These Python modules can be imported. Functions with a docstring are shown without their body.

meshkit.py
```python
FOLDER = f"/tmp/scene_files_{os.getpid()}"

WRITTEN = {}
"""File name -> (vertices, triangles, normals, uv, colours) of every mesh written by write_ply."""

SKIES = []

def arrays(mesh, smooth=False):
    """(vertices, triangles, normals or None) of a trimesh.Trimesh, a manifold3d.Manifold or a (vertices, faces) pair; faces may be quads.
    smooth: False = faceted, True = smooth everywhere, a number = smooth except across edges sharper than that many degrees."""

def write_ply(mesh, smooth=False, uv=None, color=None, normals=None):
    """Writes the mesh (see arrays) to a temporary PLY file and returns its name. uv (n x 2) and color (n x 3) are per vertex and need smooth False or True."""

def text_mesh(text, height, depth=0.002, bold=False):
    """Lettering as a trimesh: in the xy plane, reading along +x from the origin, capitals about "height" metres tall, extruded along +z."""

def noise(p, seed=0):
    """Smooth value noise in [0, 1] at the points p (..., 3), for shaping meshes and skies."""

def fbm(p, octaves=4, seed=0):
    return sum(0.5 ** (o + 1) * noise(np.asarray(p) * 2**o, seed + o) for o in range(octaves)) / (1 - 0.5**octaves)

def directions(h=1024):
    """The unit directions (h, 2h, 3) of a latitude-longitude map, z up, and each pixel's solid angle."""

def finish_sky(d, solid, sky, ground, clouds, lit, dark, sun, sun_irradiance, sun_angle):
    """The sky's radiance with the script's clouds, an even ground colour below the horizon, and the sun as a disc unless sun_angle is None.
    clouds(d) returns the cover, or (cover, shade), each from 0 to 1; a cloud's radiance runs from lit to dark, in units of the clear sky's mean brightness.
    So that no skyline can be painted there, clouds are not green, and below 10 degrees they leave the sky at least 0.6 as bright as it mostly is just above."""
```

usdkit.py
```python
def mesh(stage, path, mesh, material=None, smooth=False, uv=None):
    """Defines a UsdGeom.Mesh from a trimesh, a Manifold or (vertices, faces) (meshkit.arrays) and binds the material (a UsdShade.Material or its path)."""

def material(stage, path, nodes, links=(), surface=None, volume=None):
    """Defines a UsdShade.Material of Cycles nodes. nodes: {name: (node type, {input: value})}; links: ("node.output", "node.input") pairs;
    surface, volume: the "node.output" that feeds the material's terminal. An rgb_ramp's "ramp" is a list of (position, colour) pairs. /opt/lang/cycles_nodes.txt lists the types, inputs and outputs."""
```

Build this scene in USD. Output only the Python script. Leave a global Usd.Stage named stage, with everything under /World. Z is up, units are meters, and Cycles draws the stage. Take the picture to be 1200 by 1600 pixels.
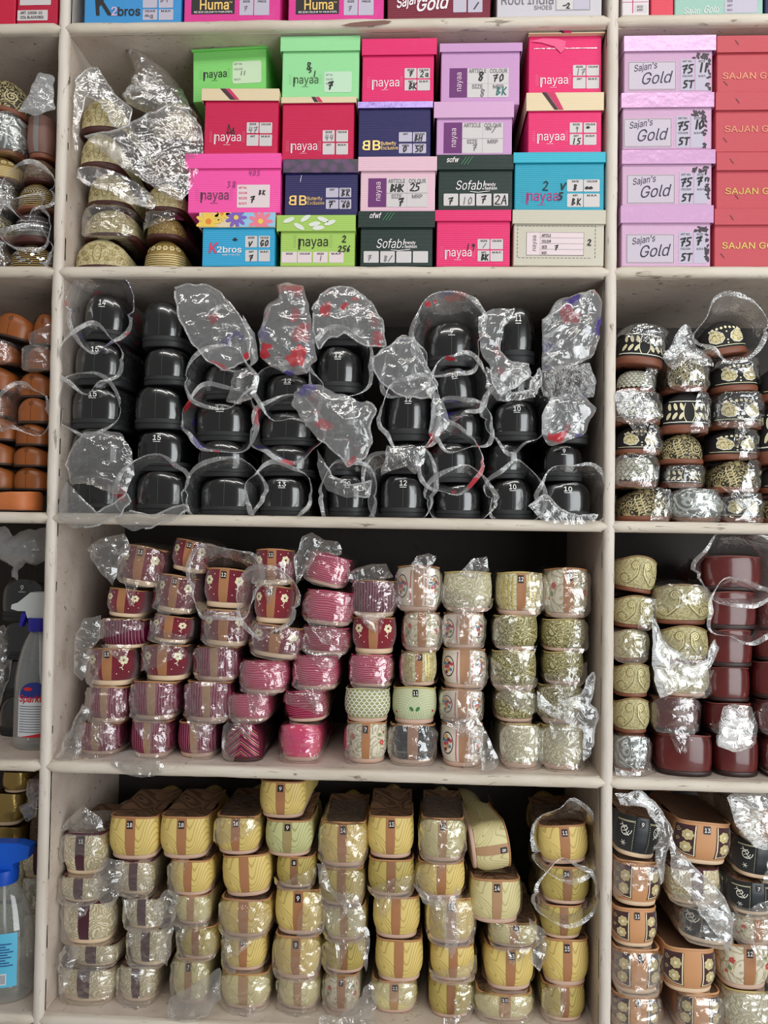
import math, random
import numpy as np, trimesh, usdkit, meshkit
import shapely
from shapely.geometry import Polygon, LineString, Point, box as sbox
from shapely.ops import unary_union
from shapely import affinity
from scipy.spatial import Delaunay
from scipy.interpolate import PchipInterpolator
from pxr import Usd, UsdGeom, UsdLux, UsdShade, Gf, Sdf, Vt

stage = Usd.Stage.CreateInMemory()
UsdGeom.SetStageUpAxis(stage, 'Z'); UsdGeom.SetStageMetersPerUnit(stage, 1.0)
UsdGeom.Xform.Define(stage, '/World')
UsdGeom.Scope.Define(stage, '/World/Looks')
rng = random.Random(7)

# ------------------------------------------------------------------ camera
F = 1200.0
YAW, PITCH, ROLL = -0.0439, 0.0254, 0.0156
CX, CZ, CD = 0.5739, 1.2780, 1.1930
cy, sy, cp, sp = math.cos(YAW), math.sin(YAW), math.cos(PITCH), math.sin(PITCH)
FWD = np.array([sy * cp, cy * cp, sp]); R0 = np.array([cy, -sy, 0.0]); U0 = np.cross(R0, FWD)
RIGHT = R0 * math.cos(ROLL) + U0 * math.sin(ROLL); UP = -R0 * math.sin(ROLL) + U0 * math.cos(ROLL)
EYE = np.array([CX, -CD, CZ])
cam = UsdGeom.Camera.Define(stage, '/World/camera')
M = np.eye(4); M[0, :3] = RIGHT; M[1, :3] = UP; M[2, :3] = -FWD; M[3, :3] = EYE
cam.AddTransformOp().Set(Gf.Matrix4d(*M.ravel().tolist()))
cam.CreateHorizontalApertureAttr(36.0); cam.CreateVerticalApertureAttr(48.0); cam.CreateFocalLengthAttr(36.0)
cam.CreateClippingRangeAttr(Gf.Vec2f(0.05, 100.0))
cam.CreateExposureAttr(-0.14)

def hit(px, py, Y=0.0):
    """the point of the plane y = Y seen at a pixel of the 1200 x 1600 frame"""
    d = FWD + RIGHT * (px - 600) / F + UP * (800 - py) / F
    return EYE + d * ((Y - EYE[1]) / d[1])

# ------------------------------------------------------------------ light
def srgb(r, g, b):
    c = np.array([r, g, b]) / 255.0
    return tuple(np.where(c < 0.04045, c / 12.92, ((c + 0.055) / 1.055) ** 2.4).tolist())

def rect_light(name, pos, aim, w, h, power, color):
    l = UsdLux.RectLight.Define(stage, '/World/' + name)
    l.CreateWidthAttr(w); l.CreateHeightAttr(h); l.CreateIntensityAttr(power); l.CreateColorAttr(Gf.Vec3f(*color))
    z = np.array(pos, float) - np.array(aim, float); z /= np.linalg.norm(z)
    x = np.cross([0, 0, 1.0], z); x /= np.linalg.norm(x); y = np.cross(z, x)
    m = np.eye(4); m[0, :3] = x; m[1, :3] = y; m[2, :3] = z; m[3, :3] = pos
    l.AddTransformOp().Set(Gf.Matrix4d(*m.ravel().tolist()))
DOOR_P, TUBE_P, SKY_P = 4.9, 30.0, 0.075
rect_light('doorway_daylight', (2.15, -2.1, 1.15), (0.55, 0, 0.95), 1.6, 2.1, DOOR_P, (0.95, 0.99, 1.0))
rect_light('ceiling_tube', (0.1, -1.45, 2.75), (0.5, 0.0, 1.1), 1.3, 0.07, TUBE_P, (1.0, 0.97, 0.92))
rect_light('ceiling_tube_001', (1.2, -1.0, 2.75), (0.7, 0.0, 1.1), 1.3, 0.07, TUBE_P, (1.0, 0.97, 0.92))
dome = UsdLux.DomeLight.Define(stage, '/World/shop_ambient')
dome.CreateIntensityAttr(SKY_P); dome.CreateColorAttr(Gf.Vec3f(1.0, 0.98, 0.95))

# ------------------------------------------------------------------ materials
def mat(name, nodes, links, surface):
    return usdkit.material(stage, '/World/Looks/' + name, nodes, links, surface=surface)

MATS = {}
def plain(name, rgb, rough=0.5, metallic=0.0, bump=None, vary=None, coat=0.0, spec=0.5, coords='object', sheen=0.0):
    """principled colour with optional noise relief (scale, strength, distance) and noise colour change (scale, rgb2, amount)"""
    if name in MATS: return MATS[name]
    n = {'p': ('principled_bsdf', {'base_color': srgb(*rgb), 'roughness': rough, 'metallic': metallic, 'coat_weight': coat, 'specular_ior_level': spec, 'sheen_weight': sheen}),
         'tc': ('texture_coordinate', {})}
    l = []
    if bump:
        n['bn'] = ('noise_texture', {'scale': bump[0], 'detail': 3.0})
        n['b'] = ('bump', {'strength': bump[1], 'distance': bump[2]})
        l += [('tc.object', 'bn.vector'), ('bn.fac', 'b.height'), ('b.normal', 'p.normal')]
    if vary:
        n['vn'] = ('noise_texture', {'scale': vary[0], 'detail': 4.0})
        n['vr'] = ('map_range', {'from_min': 0.42, 'from_max': 0.7, 'to_min': 0.0, 'to_max': vary[2], 'clamp': True})
        n['vm'] = ('mix_color', {'a': srgb(*rgb), 'b': srgb(*vary[1])})
        l += [('tc.object', 'vn.vector'), ('vn.fac', 'vr.value'), ('vr.result', 'vm.fac'), ('vm.result', 'p.base_color')]
    MATS[name] = mat(name, n, l, 'p.BSDF')
    return MATS[name]

def contour(name, rgb, line, scale=60, freq=34, lo=0.1, hi=0.8, rough=0.5, metallic=0.0, squash=(1, 1, 1), bstr=0.5, bdist=0.0012):
    """woven or embossed meandering lines: level curves of a noise field"""
    if name in MATS: return MATS[name]
    n = {'tc': ('texture_coordinate', {}), 'mp': ('mapping', {'scale': squash}),
         'no': ('noise_texture', {'scale': scale, 'detail': 0.6, 'distortion': 0.4}),
         'mu': ('math', {'math_type': 'multiply', 'value2': freq}), 'si': ('math', {'math_type': 'sine'}),
         'mr': ('map_range', {'from_min': lo, 'from_max': hi, 'to_min': 0.0, 'to_max': 1.0, 'clamp': True}),
         'mx': ('mix_color', {'a': srgb(*rgb), 'b': srgb(*line)}),
         'b': ('bump', {'strength': bstr, 'distance': bdist}),
         'p': ('principled_bsdf', {'roughness': rough, 'metallic': metallic})}
    l = [('tc.object', 'mp.vector'), ('mp.vector', 'no.vector'), ('no.fac', 'mu.value1'), ('mu.value', 'si.value1'), ('si.value', 'mr.value'),
         ('mr.result', 'mx.fac'), ('mx.result', 'p.base_color'), ('mr.result', 'b.height'), ('b.normal', 'p.normal')]
    MATS[name] = mat(name, n, l, 'p.BSDF')
    return MATS[name]

def stripes(name, rgb, line, axis='z', freq=1400, lo=0.3, hi=0.9, rough=0.4, wob=0.004, metallic=0.0, bstr=0.5):
    """parallel lines across one axis of the object, a little wobbly (freq: radians per metre)"""
    if name in MATS: return MATS[name]
    n = {'tc': ('texture_coordinate', {}), 'no': ('noise_texture', {'scale': 30.0, 'detail': 1.0}),
         'nm': ('math', {'math_type': 'multiply', 'value2': wob}), 'sx': ('separate_xyz', {}), 'ad': ('math', {'math_type': 'add'}),
         'mu': ('math', {'math_type': 'multiply', 'value2': freq}), 'si': ('math', {'math_type': 'sine'}),
         'mr': ('map_range', {'from_min': lo, 'from_max': hi, 'to_min': 0.0, 'to_max': 1.0, 'clamp': True}),
         'mx': ('mix_color', {'a': srgb(*rgb), 'b': srgb(*line)}), 'b': ('bump', {'strength': bstr, 'distance': 0.0012}),
         'p': ('principled_bsdf', {'roughness': rough, 'metallic': metallic})}
    l = [('tc.object', 'no.vector'), ('no.fac', 'nm.value1'), ('tc.object', 'sx.vector'), ('sx.' + axis, 'ad.value1'), ('nm.value', 'ad.value2'),
         ('ad.value', 'mu.value1'), ('mu.value', 'si.value1'), ('si.value', 'mr.value'), ('mr.result', 'mx.fac'), ('mx.result', 'p.base_color'),
         ('si.value', 'b.height'), ('b.normal', 'p.normal')]
    MATS[name] = mat(name, n, l, 'p.BSDF')
    return MATS[name]

def paint(name, base, dirt, grime, rough=0.55, sq=(1.0, 1.0, 1.0)):
    """old gloss paint on wood: faint brush marks, smudges, dark chips"""
    n = {'g': ('geometry', {}), 'mp': ('mapping', {'scale': sq}),
         'n1': ('noise_texture', {'scale': 16.0, 'detail': 5.0, 'roughness': 0.62}),
         'r1': ('map_range', {'from_min': 0.44, 'from_max': 0.68, 'to_min': 0.0, 'to_max': 0.55, 'clamp': True}),
         'n2': ('noise_texture', {'scale': 85.0, 'detail': 3.0, 'roughness': 0.6, 'distortion': 0.8}),
         'r2': ('map_range', {'from_min': 0.63, 'from_max': 0.72, 'to_min': 0.0, 'to_max': 0.85, 'clamp': True}),
         'n3': ('noise_texture', {'scale': 160.0, 'detail': 4.0}),
         'a': ('mix_color', {'a': srgb(*base), 'b': srgb(*dirt)}), 'c': ('mix_color', {'b': srgb(*grime)}),
         'b': ('bump', {'strength': 0.25, 'distance': 0.0015}), 'p': ('principled_bsdf', {'roughness': rough})}
    l = [('g.position', 'mp.vector'), ('mp.vector', 'n1.vector'), ('mp.vector', 'n2.vector'), ('mp.vector', 'n3.vector'), ('n1.fac', 'r1.value'), ('n2.fac', 'r2.value'),
         ('r1.result', 'a.fac'), ('a.result', 'c.a'), ('r2.result', 'c.fac'), ('c.result', 'p.base_color'), ('n3.fac', 'b.height'), ('b.normal', 'p.normal')]
    return mat(name, n, l, 'p.BSDF')

PAINT_EDGE = paint('cream_edge_paint', (220, 210, 196), (184, 168, 148), (112, 96, 80), sq=(.3, 1, 1.6))
PAINT_POST = paint('white_post_paint', (222, 213, 203), (190, 176, 161), (120, 106, 92), sq=(1.6, 1, .3))
PAINT_BOARD = paint('grey_white_board_paint', (208, 194, 182), (182, 164, 150), (120, 108, 96))
PAINT_BACK = paint('dull_back_board_paint', (58, 54, 50), (48, 44, 42), (38, 35, 33), 0.7)
WALLP = paint('plaster_wall_paint', (190, 184, 174), (170, 160, 150), (120, 112, 104), 0.8)
FLOORM = paint('floor_tile_cement', (178, 171, 163), (180, 172, 164), (120, 112, 104), 0.5)

def film(name, haze=0.08, crease=0.5, scale=70.0, bstr=0.6, rough=0.1, lo=0.08, hi=0.8, prints=False, tint=(1, 1, 1), dist=0.004):
    """thin clear plastic film: mostly transparent, mirror-like creases, whitish fold lines; optional printed blots"""
    n = {'g': ('geometry', {}), 'n1': ('noise_texture', {'scale': scale, 'detail': 3.0, 'roughness': 0.6, 'distortion': 1.4}),
         'b': ('bump', {'strength': bstr, 'distance': dist}),
         'n2': ('noise_texture', {'scale': scale * 0.8, 'detail': 2.0, 'roughness': 0.5, 'distortion': 1.2}),
         'd': ('math', {'math_type': 'subtract', 'value2': 0.5}), 'ab': ('math', {'math_type': 'absolute'}),
         'cr': ('map_range', {'from_min': 0.0, 'from_max': 0.012, 'to_min': haze + crease, 'to_max': haze, 'clamp': True}),
         'lw': ('layer_weight', {'blend': 0.42}), 'fr': ('map_range', {'from_min': 0.0, 'from_max': 1.0, 'to_min': lo, 'to_max': hi, 'clamp': True}),
         't': ('transparent_bsdf', {'color': tint}), 'df': ('diffuse_bsdf', {'color': (0.86, 0.88, 0.9)}),
         'tl': ('translucent_bsdf', {'color': (0.8, 0.82, 0.84)}), 'dt': ('mix_closure', {'fac': 0.4}),
         'gl': ('glossy_bsdf', {'roughness': rough, 'color': (1, 1, 1)}), 'm1': ('mix_closure', {}), 'm2': ('mix_closure', {})}
    l = [('g.position', 'n1.vector'), ('g.position', 'n2.vector'), ('n1.fac', 'b.height'), ('b.normal', 'gl.normal'), ('n2.fac', 'd.value1'), ('d.value', 'ab.value1'),
         ('ab.value', 'cr.value'), ('df.BSDF', 'dt.closure1'), ('tl.BSDF', 'dt.closure2'), ('cr.result', 'm1.fac'), ('t.BSDF', 'm1.closure1'), ('dt.closure', 'm1.closure2'),
         ('lw.facing', 'fr.value'), ('fr.result', 'm2.fac'), ('m1.closure', 'm2.closure1'), ('gl.BSDF', 'm2.closure2')]
    out = 'm2.closure'
    if prints:
        n |= {'v': ('voronoi_texture', {'scale': 24.0}), 'vn': ('noise_texture', {'scale': 60.0, 'detail': 2.0}),
              'vw': ('noise_texture', {'scale': 28.0, 'detail': 2.0}), 'vs': ('vector_math', {'math_type': 'scale', 'scale': 0.05}), 'vp': ('vector_math', {'math_type': 'add'}), 'va': ('math', {'math_type': 'multiply_add', 'value2': 0.35}), 'vb': ('map_range', {'from_min': 0.46, 'from_max': 0.5, 'to_min': 0.78, 'to_max': 0.0, 'clamp': True}),
              'sc': ('separate_color', {}), 'g1': ('math', {'math_type': 'greater_than', 'value2': 0.45}), 'g2': ('math', {'math_type': 'greater_than', 'value2': 0.48}),
              'mc': ('mix_color', {'a': srgb(58, 36, 130), 'b': srgb(196, 24, 44)}), 'on': ('math', {'math_type': 'multiply'}),
              'pi': ('diffuse_bsdf', {}), 'm3': ('mix_closure', {})}
        l += [('g.position', 'vw.vector'), ('vw.color', 'vs.vector1'), ('g.position', 'vp.vector1'), ('vs.vector', 'vp.vector2'), ('vp.vector', 'v.vector'), ('g.position', 'vn.vector'), ('vn.fac', 'va.value1'), ('v.distance', 'va.value3'), ('va.value', 'vb.value'), ('v.color', 'sc.color'),
              ('sc.r', 'g1.value1'), ('sc.g', 'g2.value1'), ('g1.value', 'mc.fac'), ('vb.result', 'on.value1'), ('sc.b', 'on.value2'), ('mc.result', 'pi.color'),
              ('on.value', 'm3.fac'), ('m2.closure', 'm3.closure1'), ('pi.BSDF', 'm3.closure2')]
        out = 'm3.closure'
    return mat(name, n, l, out)

FILM_SMOOTH = film('clear_polythene', haze=0.05, crease=0.10, scale=30, bstr=0.5, rough=0.10, lo=0.10, hi=0.8, dist=0.006)
FILM_CRINKLE = film('crinkled_cellophane', haze=0.02, crease=0.08, scale=55, bstr=0.4, rough=0.07, lo=0.135, hi=0.85, dist=0.004)
FILM_PRINT = film('printed_polythene', haze=0.13, crease=0.10, scale=28, bstr=0.45, rough=0.12, lo=0.09, hi=0.8, prints=True, dist=0.006)
FILM_HEM = film('folded_bag_hem', haze=0.24, crease=0.25, scale=80, bstr=0.8, rough=0.12, lo=0.14, hi=0.85)
FILM_HEM_PRINT = film('folded_printed_hem', haze=0.24, crease=0.25, scale=80, bstr=0.8, rough=0.12, lo=0.14, hi=0.85, prints=True)
FILM_MILKY = film('milky_polythene', haze=0.28, crease=0.2, scale=40, bstr=0.6, rough=0.2, lo=0.08, hi=0.6)
FILM_DARK = film('glossy_black_wrap', haze=0.0, crease=0.15, scale=120, bstr=1.0, rough=0.08, lo=0.2, hi=0.9, tint=(0.25, 0.25, 0.27))

# ------------------------------------------------------------------ scene helpers
COUNT = {}
def numbered(path):
    if path not in COUNT:
        COUNT[path] = 0
        return path
    COUNT[path] += 1
    return f'{path}_{COUNT[path]:03d}'

def tag(prim, label, category, group=None, kind=None):
    prim.SetCustomDataByKey('label', label); prim.SetCustomDataByKey('category', category)
    if group: prim.SetCustomDataByKey('group', group)
    if kind: prim.SetCustomDataByKey('kind', kind)

def gfm(m):
    return Gf.Matrix4d(*np.asarray(m, float).T.ravel().tolist())

def thing(name, label, category, m=None, group=None, kind=None):
    p = numbered('/World/' + name)
    x = UsdGeom.Xform.Define(stage, p)
    x.AddTransformOp().Set(gfm(np.eye(4) if m is None else m))
    tag(x.GetPrim(), label, category, group, kind)
    return p

def part(parent, name, mesh, material, smooth=False, label=None, kind=None):
    p = numbered(parent + '/' + name)
    g = usdkit.mesh(stage, p, mesh, material, smooth=smooth)
    if label: g.GetPrim().SetCustomDataByKey('label', label)
    if kind: g.GetPrim().SetCustomDataByKey('kind', kind)
    return p

def xform(pos, yaw=0.0, roll=0.0, pitch=0.0, scale=(1, 1, 1)):
    """roll turns about y (towards +x), then pitch about x, yaw about z; degrees"""
    ty, tz, tx = math.radians(roll), math.radians(yaw), math.radians(pitch)
    Ry = np.array([[math.cos(ty), 0, math.sin(ty)], [0, 1, 0], [-math.sin(ty), 0, math.cos(ty)]])
    Rx = np.array([[1, 0, 0], [0, math.cos(tx), -math.sin(tx)], [0, math.sin(tx), math.cos(tx)]])
    Rz = np.array([[math.cos(tz), -math.sin(tz), 0], [math.sin(tz), math.cos(tz), 0], [0, 0, 1]])
    m = np.eye(4); m[:3, :3] = Rz @ Rx @ Ry @ np.diag(scale); m[:3, 3] = pos
    return m

def grid_faces(nr, nc, close=False):
    i, j = np.meshgrid(np.arange(nr - 1), np.arange(nc if close else nc - 1), indexing='ij')
    j2 = (j + 1) % nc
    a, b, c, d = i * nc + j, i * nc + j2, (i + 1) * nc + j2, (i + 1) * nc + j
    return np.vstack([np.stack([a, b, c], -1).reshape(-1, 3), np.stack([a, c, d], -1).reshape(-1, 3)])

def join(*ms):
    vs, fs, n = [], [], 0
    for m in ms:
        v, f = (m.vertices, m.faces) if hasattr(m, 'faces') else m
        vs.append(np.asarray(v)); fs.append(np.asarray(f) + n); n += len(v)
    return np.vstack(vs), np.vstack(fs)

def chamfer_box(x0, x1, y0, y1, z0, z1, c=0.0015):
    c = min(c, (x1 - x0) / 3, (y1 - y0) / 3, (z1 - z0) / 3)
    pts = []
    for x, sx in ((x0, 1), (x1, -1)):
        for y, s2 in ((y0, 1), (y1, -1)):
            for z, sz in ((z0, 1), (z1, -1)):
                pts += [(x + sx * c, y + s2 * c, z), (x + sx * c, y, z + sz * c), (x, y + s2 * c, z + sz * c)]
    return trimesh.convex.convex_hull(np.array(pts))

def tube(points, r, sides=6, closed=False):
    p = np.asarray(points, float); n = len(p)
    t = (np.roll(p, -1, 0) - np.roll(p, 1, 0)) if closed else np.gradient(p, axis=0)
    t /= np.linalg.norm(t, axis=1, keepdims=True) + 1e-12
    ref = np.where(np.abs(t[:, 2:]) < 0.9, [[0, 0, 1.0]], [[1.0, 0, 0]])
    a = np.cross(t, ref); a /= np.linalg.norm(a, axis=1, keepdims=True) + 1e-12
    b = np.cross(t, a); w = np.arange(sides) * 2 * np.pi / sides
    v = p[:, None] + r * (np.cos(w)[None, :, None] * a[:, None] + np.sin(w)[None, :, None] * b[:, None])
    nr = n + 1 if closed else n
    v = v.reshape(-1, 3)
    if closed: v = np.vstack([v, v[:sides]])
    return v, grid_faces(nr, sides, True)

def lathe(profile, sides=28, sx=1.0, sy=1.0):
    pr = np.asarray(profile, float); w = np.arange(sides) * 2 * np.pi / sides
    v = np.stack([pr[:, :1] * np.cos(w) * sx, pr[:, :1] * np.sin(w) * sy, np.repeat(pr[:, 1:], sides, 1)], -1).reshape(-1, 3)
    return v, grid_faces(len(pr), sides, True)[:, ::-1]

def tri2d(geom, maxedge=0.006):
    """flat triangulation (v2, f) of a shapely area, edges no longer than maxedge"""
    vs, fs, n = [], [], 0
    for g in getattr(geom, 'geoms', [geom]):
        if g.is_empty or g.area < 1e-8: continue
        v, f = trimesh.creation.triangulate_polygon(g, engine='earcut')
        v3 = np.c_[v, np.zeros(len(v))]
        if maxedge: v3, f = trimesh.remesh.subdivide_to_size(v3, f, maxedge, max_iter=12)
        vs.append(v3[:, :2]); fs.append(np.asarray(f) + n); n += len(v3)
    return (np.vstack(vs), np.vstack(fs)) if vs else (np.zeros((0, 2)), np.zeros((0, 3), int))

TEXT = {}
def text2d(s, height, bold=False, shear=0.0, width=None):
    """lettering as flat triangles (v2, f), baseline at 0, starting at x = 0"""
    k = (s, bold)
    if k not in TEXT:
        m = meshkit.text_mesh(s, 1.0, 0.01, bold)
        up = m.face_normals[:, 2] > 0.9
        f = m.faces[up]; used, inv = np.unique(f, return_inverse=True)
        TEXT[k] = (m.vertices[used][:, :2], inv.reshape(-1, 3))
    v, f = TEXT[k]
    v = v * height
    if width: v = v * np.array([width / np.ptp(v[:, 0]), 1.0])
    return v + np.c_[shear * v[:, 1], np.zeros(len(v))], f

# ------------------------------------------------------------------ setting
XL0, XL1, XR0, XR1 = -0.0174, 0.0, 0.86, 0.8777        # the two dividers that show
SH = [(2.0731, 2.0907), (1.6766, 1.6949), (1.2825, 1.3000), (0.8907, 0.9083), (0.4970, 0.5146)]   # board bottoms and tops
DEPTH, ZTOP = 0.293, 2.32
XA, XB = -0.62, 1.62
def wobble(m, amp, seed, freq=30):
    v, f = m.vertices, m.faces
    return trimesh.Trimesh(v + (np.stack([meshkit.fbm(v * freq, 3, seed + k) for k in range(3)], -1) - 0.5) * amp, f, process=False)

fl = trimesh.creation.box([5.0, 4.2, 0.04]); fl.apply_translation([0.5, -1.7, -0.02])
p = part('/World', 'floor', fl, FLOORM); tag(stage.GetPrimAtPath(p), 'grey cement shop floor in front of the shelving', 'floor', kind='structure')
wl = trimesh.creation.box([5.0, 0.06, 2.7]); wl.apply_translation([0.5, DEPTH + 0.012 + 0.04, 1.35])
p = part('/World', 'wall_back', wl, WALLP); tag(stage.GetPrimAtPath(p), 'plaster wall behind the shelving', 'wall', kind='structure')

unit = thing('shelving_unit', 'floor to ceiling white painted wooden shelving divided into deep pigeonholes', 'shelving')
part(unit, 'back_panel', chamfer_box(XA, XB, DEPTH, DEPTH + 0.011, 0, ZTOP, 0.001), PAINT_BACK)

def bar(x0, x1, z0, z1, vertical, seed, proud):
    """rounded front lipping, swept along its length, with rounded ends"""
    L = (z1 - z0) if vertical else (x1 - x0); W = (x1 - x0) if vertical else (z1 - z0)
    n = max(int(L / 0.012), 4); s = np.linspace(0, 1, n + 1)
    # width taper near the ends
    d = np.minimum(s, 1 - s) * L
    k = np.where(d < 0.007, np.sqrt(np.clip(1 - (1 - d / 0.007) ** 2, 0.0, 1)) * 0.55 + 0.45, 1.0) if not vertical else np.ones(n + 1)
    prof = [(-0.5, 0.012), (-0.5, 0.0066), (-0.45, 0.0040), (-0.34, 0.0018), (-.18, .0005), (0, 0.0), (.18, .0005), (0.34, 0.0018), (0.45, 0.0040), (0.5, 0.0066), (0.5, 0.012)]
    V = []
    for i in range(n + 1):
        for a, y in prof:
            u = s[i] * L; w = a * W * k[i]
            V.append((x0 + W / 2 + w, y - proud, z0 + u) if vertical else (x0 + u, y - proud + (1 - k[i]) * 0.006, z0 + W / 2 + w))
    V = np.array(V); V += (np.stack([meshkit.fbm(V * 22 + seed, 3, seed + q) for q in range(3)], -1) - 0.5) * np.array([0.0022, 0.001, 0.0022])
    if vertical: V[:, 0] = np.clip(V[:, 0], x0, x1)
    else: V[:, 2] = np.clip(V[:, 2], z0, z1)
    f = grid_faces(n + 1, len(prof)); m = len(prof)
    caps = [[0, i, i + 1] for i in range(1, m - 1)] + [[n * m, n * m + i + 1, n * m + i] for i in range(1, m - 1)]
    f = np.vstack([f, caps])
    return (V, f) if not vertical else (V, f[:, ::-1])

for q, (a, b) in enumerate(((XA, XA + 0.018), (XL0, XL1), (XR0, XR1), (XB - 0.018, XB))):
    d = part(unit, 'divider', chamfer_box(a, b, 0.0085, DEPTH, 0, ZTOP, 0.0005), PAINT_BOARD)
    part(d, 'edge_strip', bar(a, b, 0.0, ZTOP, True, 40 + q, 0.0), PAINT_POST, smooth=35)
bays = ((XA + 0.018, XL0), (XL1, XR0), (XR1, XB - 0.018))
for k, (z0, z1) in enumerate(SH + [(0.10, 0.118), (ZTOP - 0.018, ZTOP)]):
    for q, (a, b) in enumerate(bays):
        d = part(unit, 'shelf_board', chamfer_box(a, b, 0.0085, DEPTH, z0, z1, 0.0005), PAINT_BOARD)
        part(d, 'edge_strip', bar(a - 0.0055, b + 0.0055, z0, z1, False, 60 + 7 * k + q, 0.0025), PAINT_EDGE, smooth=35)
SHELF = [z1 for z0, z1 in SH]

# bare patch where paint is rubbed off the second board from the top
pt = [(533, 40), (548, 36), (570, 33.5), (600, 32), (612, 33), (606, 37), (580, 41), (555, 41.5)]
pw = np.array([hit(x, y, -0.0028) for x, y in pt])
v2, f2 = tri2d(Polygon(pw[:, [0, 2]]), 0.01)
part(unit, 'worn_patch', (np.c_[v2[:, 0], np.full(len(v2), -0.0031), v2[:, 1]], f2), plain('bare_wood', (128, 92, 84), 0.7, bump=(200, 0.3, 0.001)), label='long dark scuff where the paint is worn off')

# ------------------------------------------------------------------ shoes
NW, NH = 0.072, 0.064            # nominal heel width and whole height; every copy is scaled from this
PROF = {'mule': ([0, .12, .35, .6, .85, 1], [.84, .93, 1.0, 1.0, .965, .93]),
        'dome': ([0, .2, .45, .7, .88, 1], [.97, 1, 1, .97, .89, .78]),
        'peak': ([0, .2, .5, .75, .9, 1], [1, 1, .96, .85, .70, .54]),
        'boxy': ([0, .15, .4, .7, .9, 1], [.96, .99, 1, 1, .97, .93])}

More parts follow.
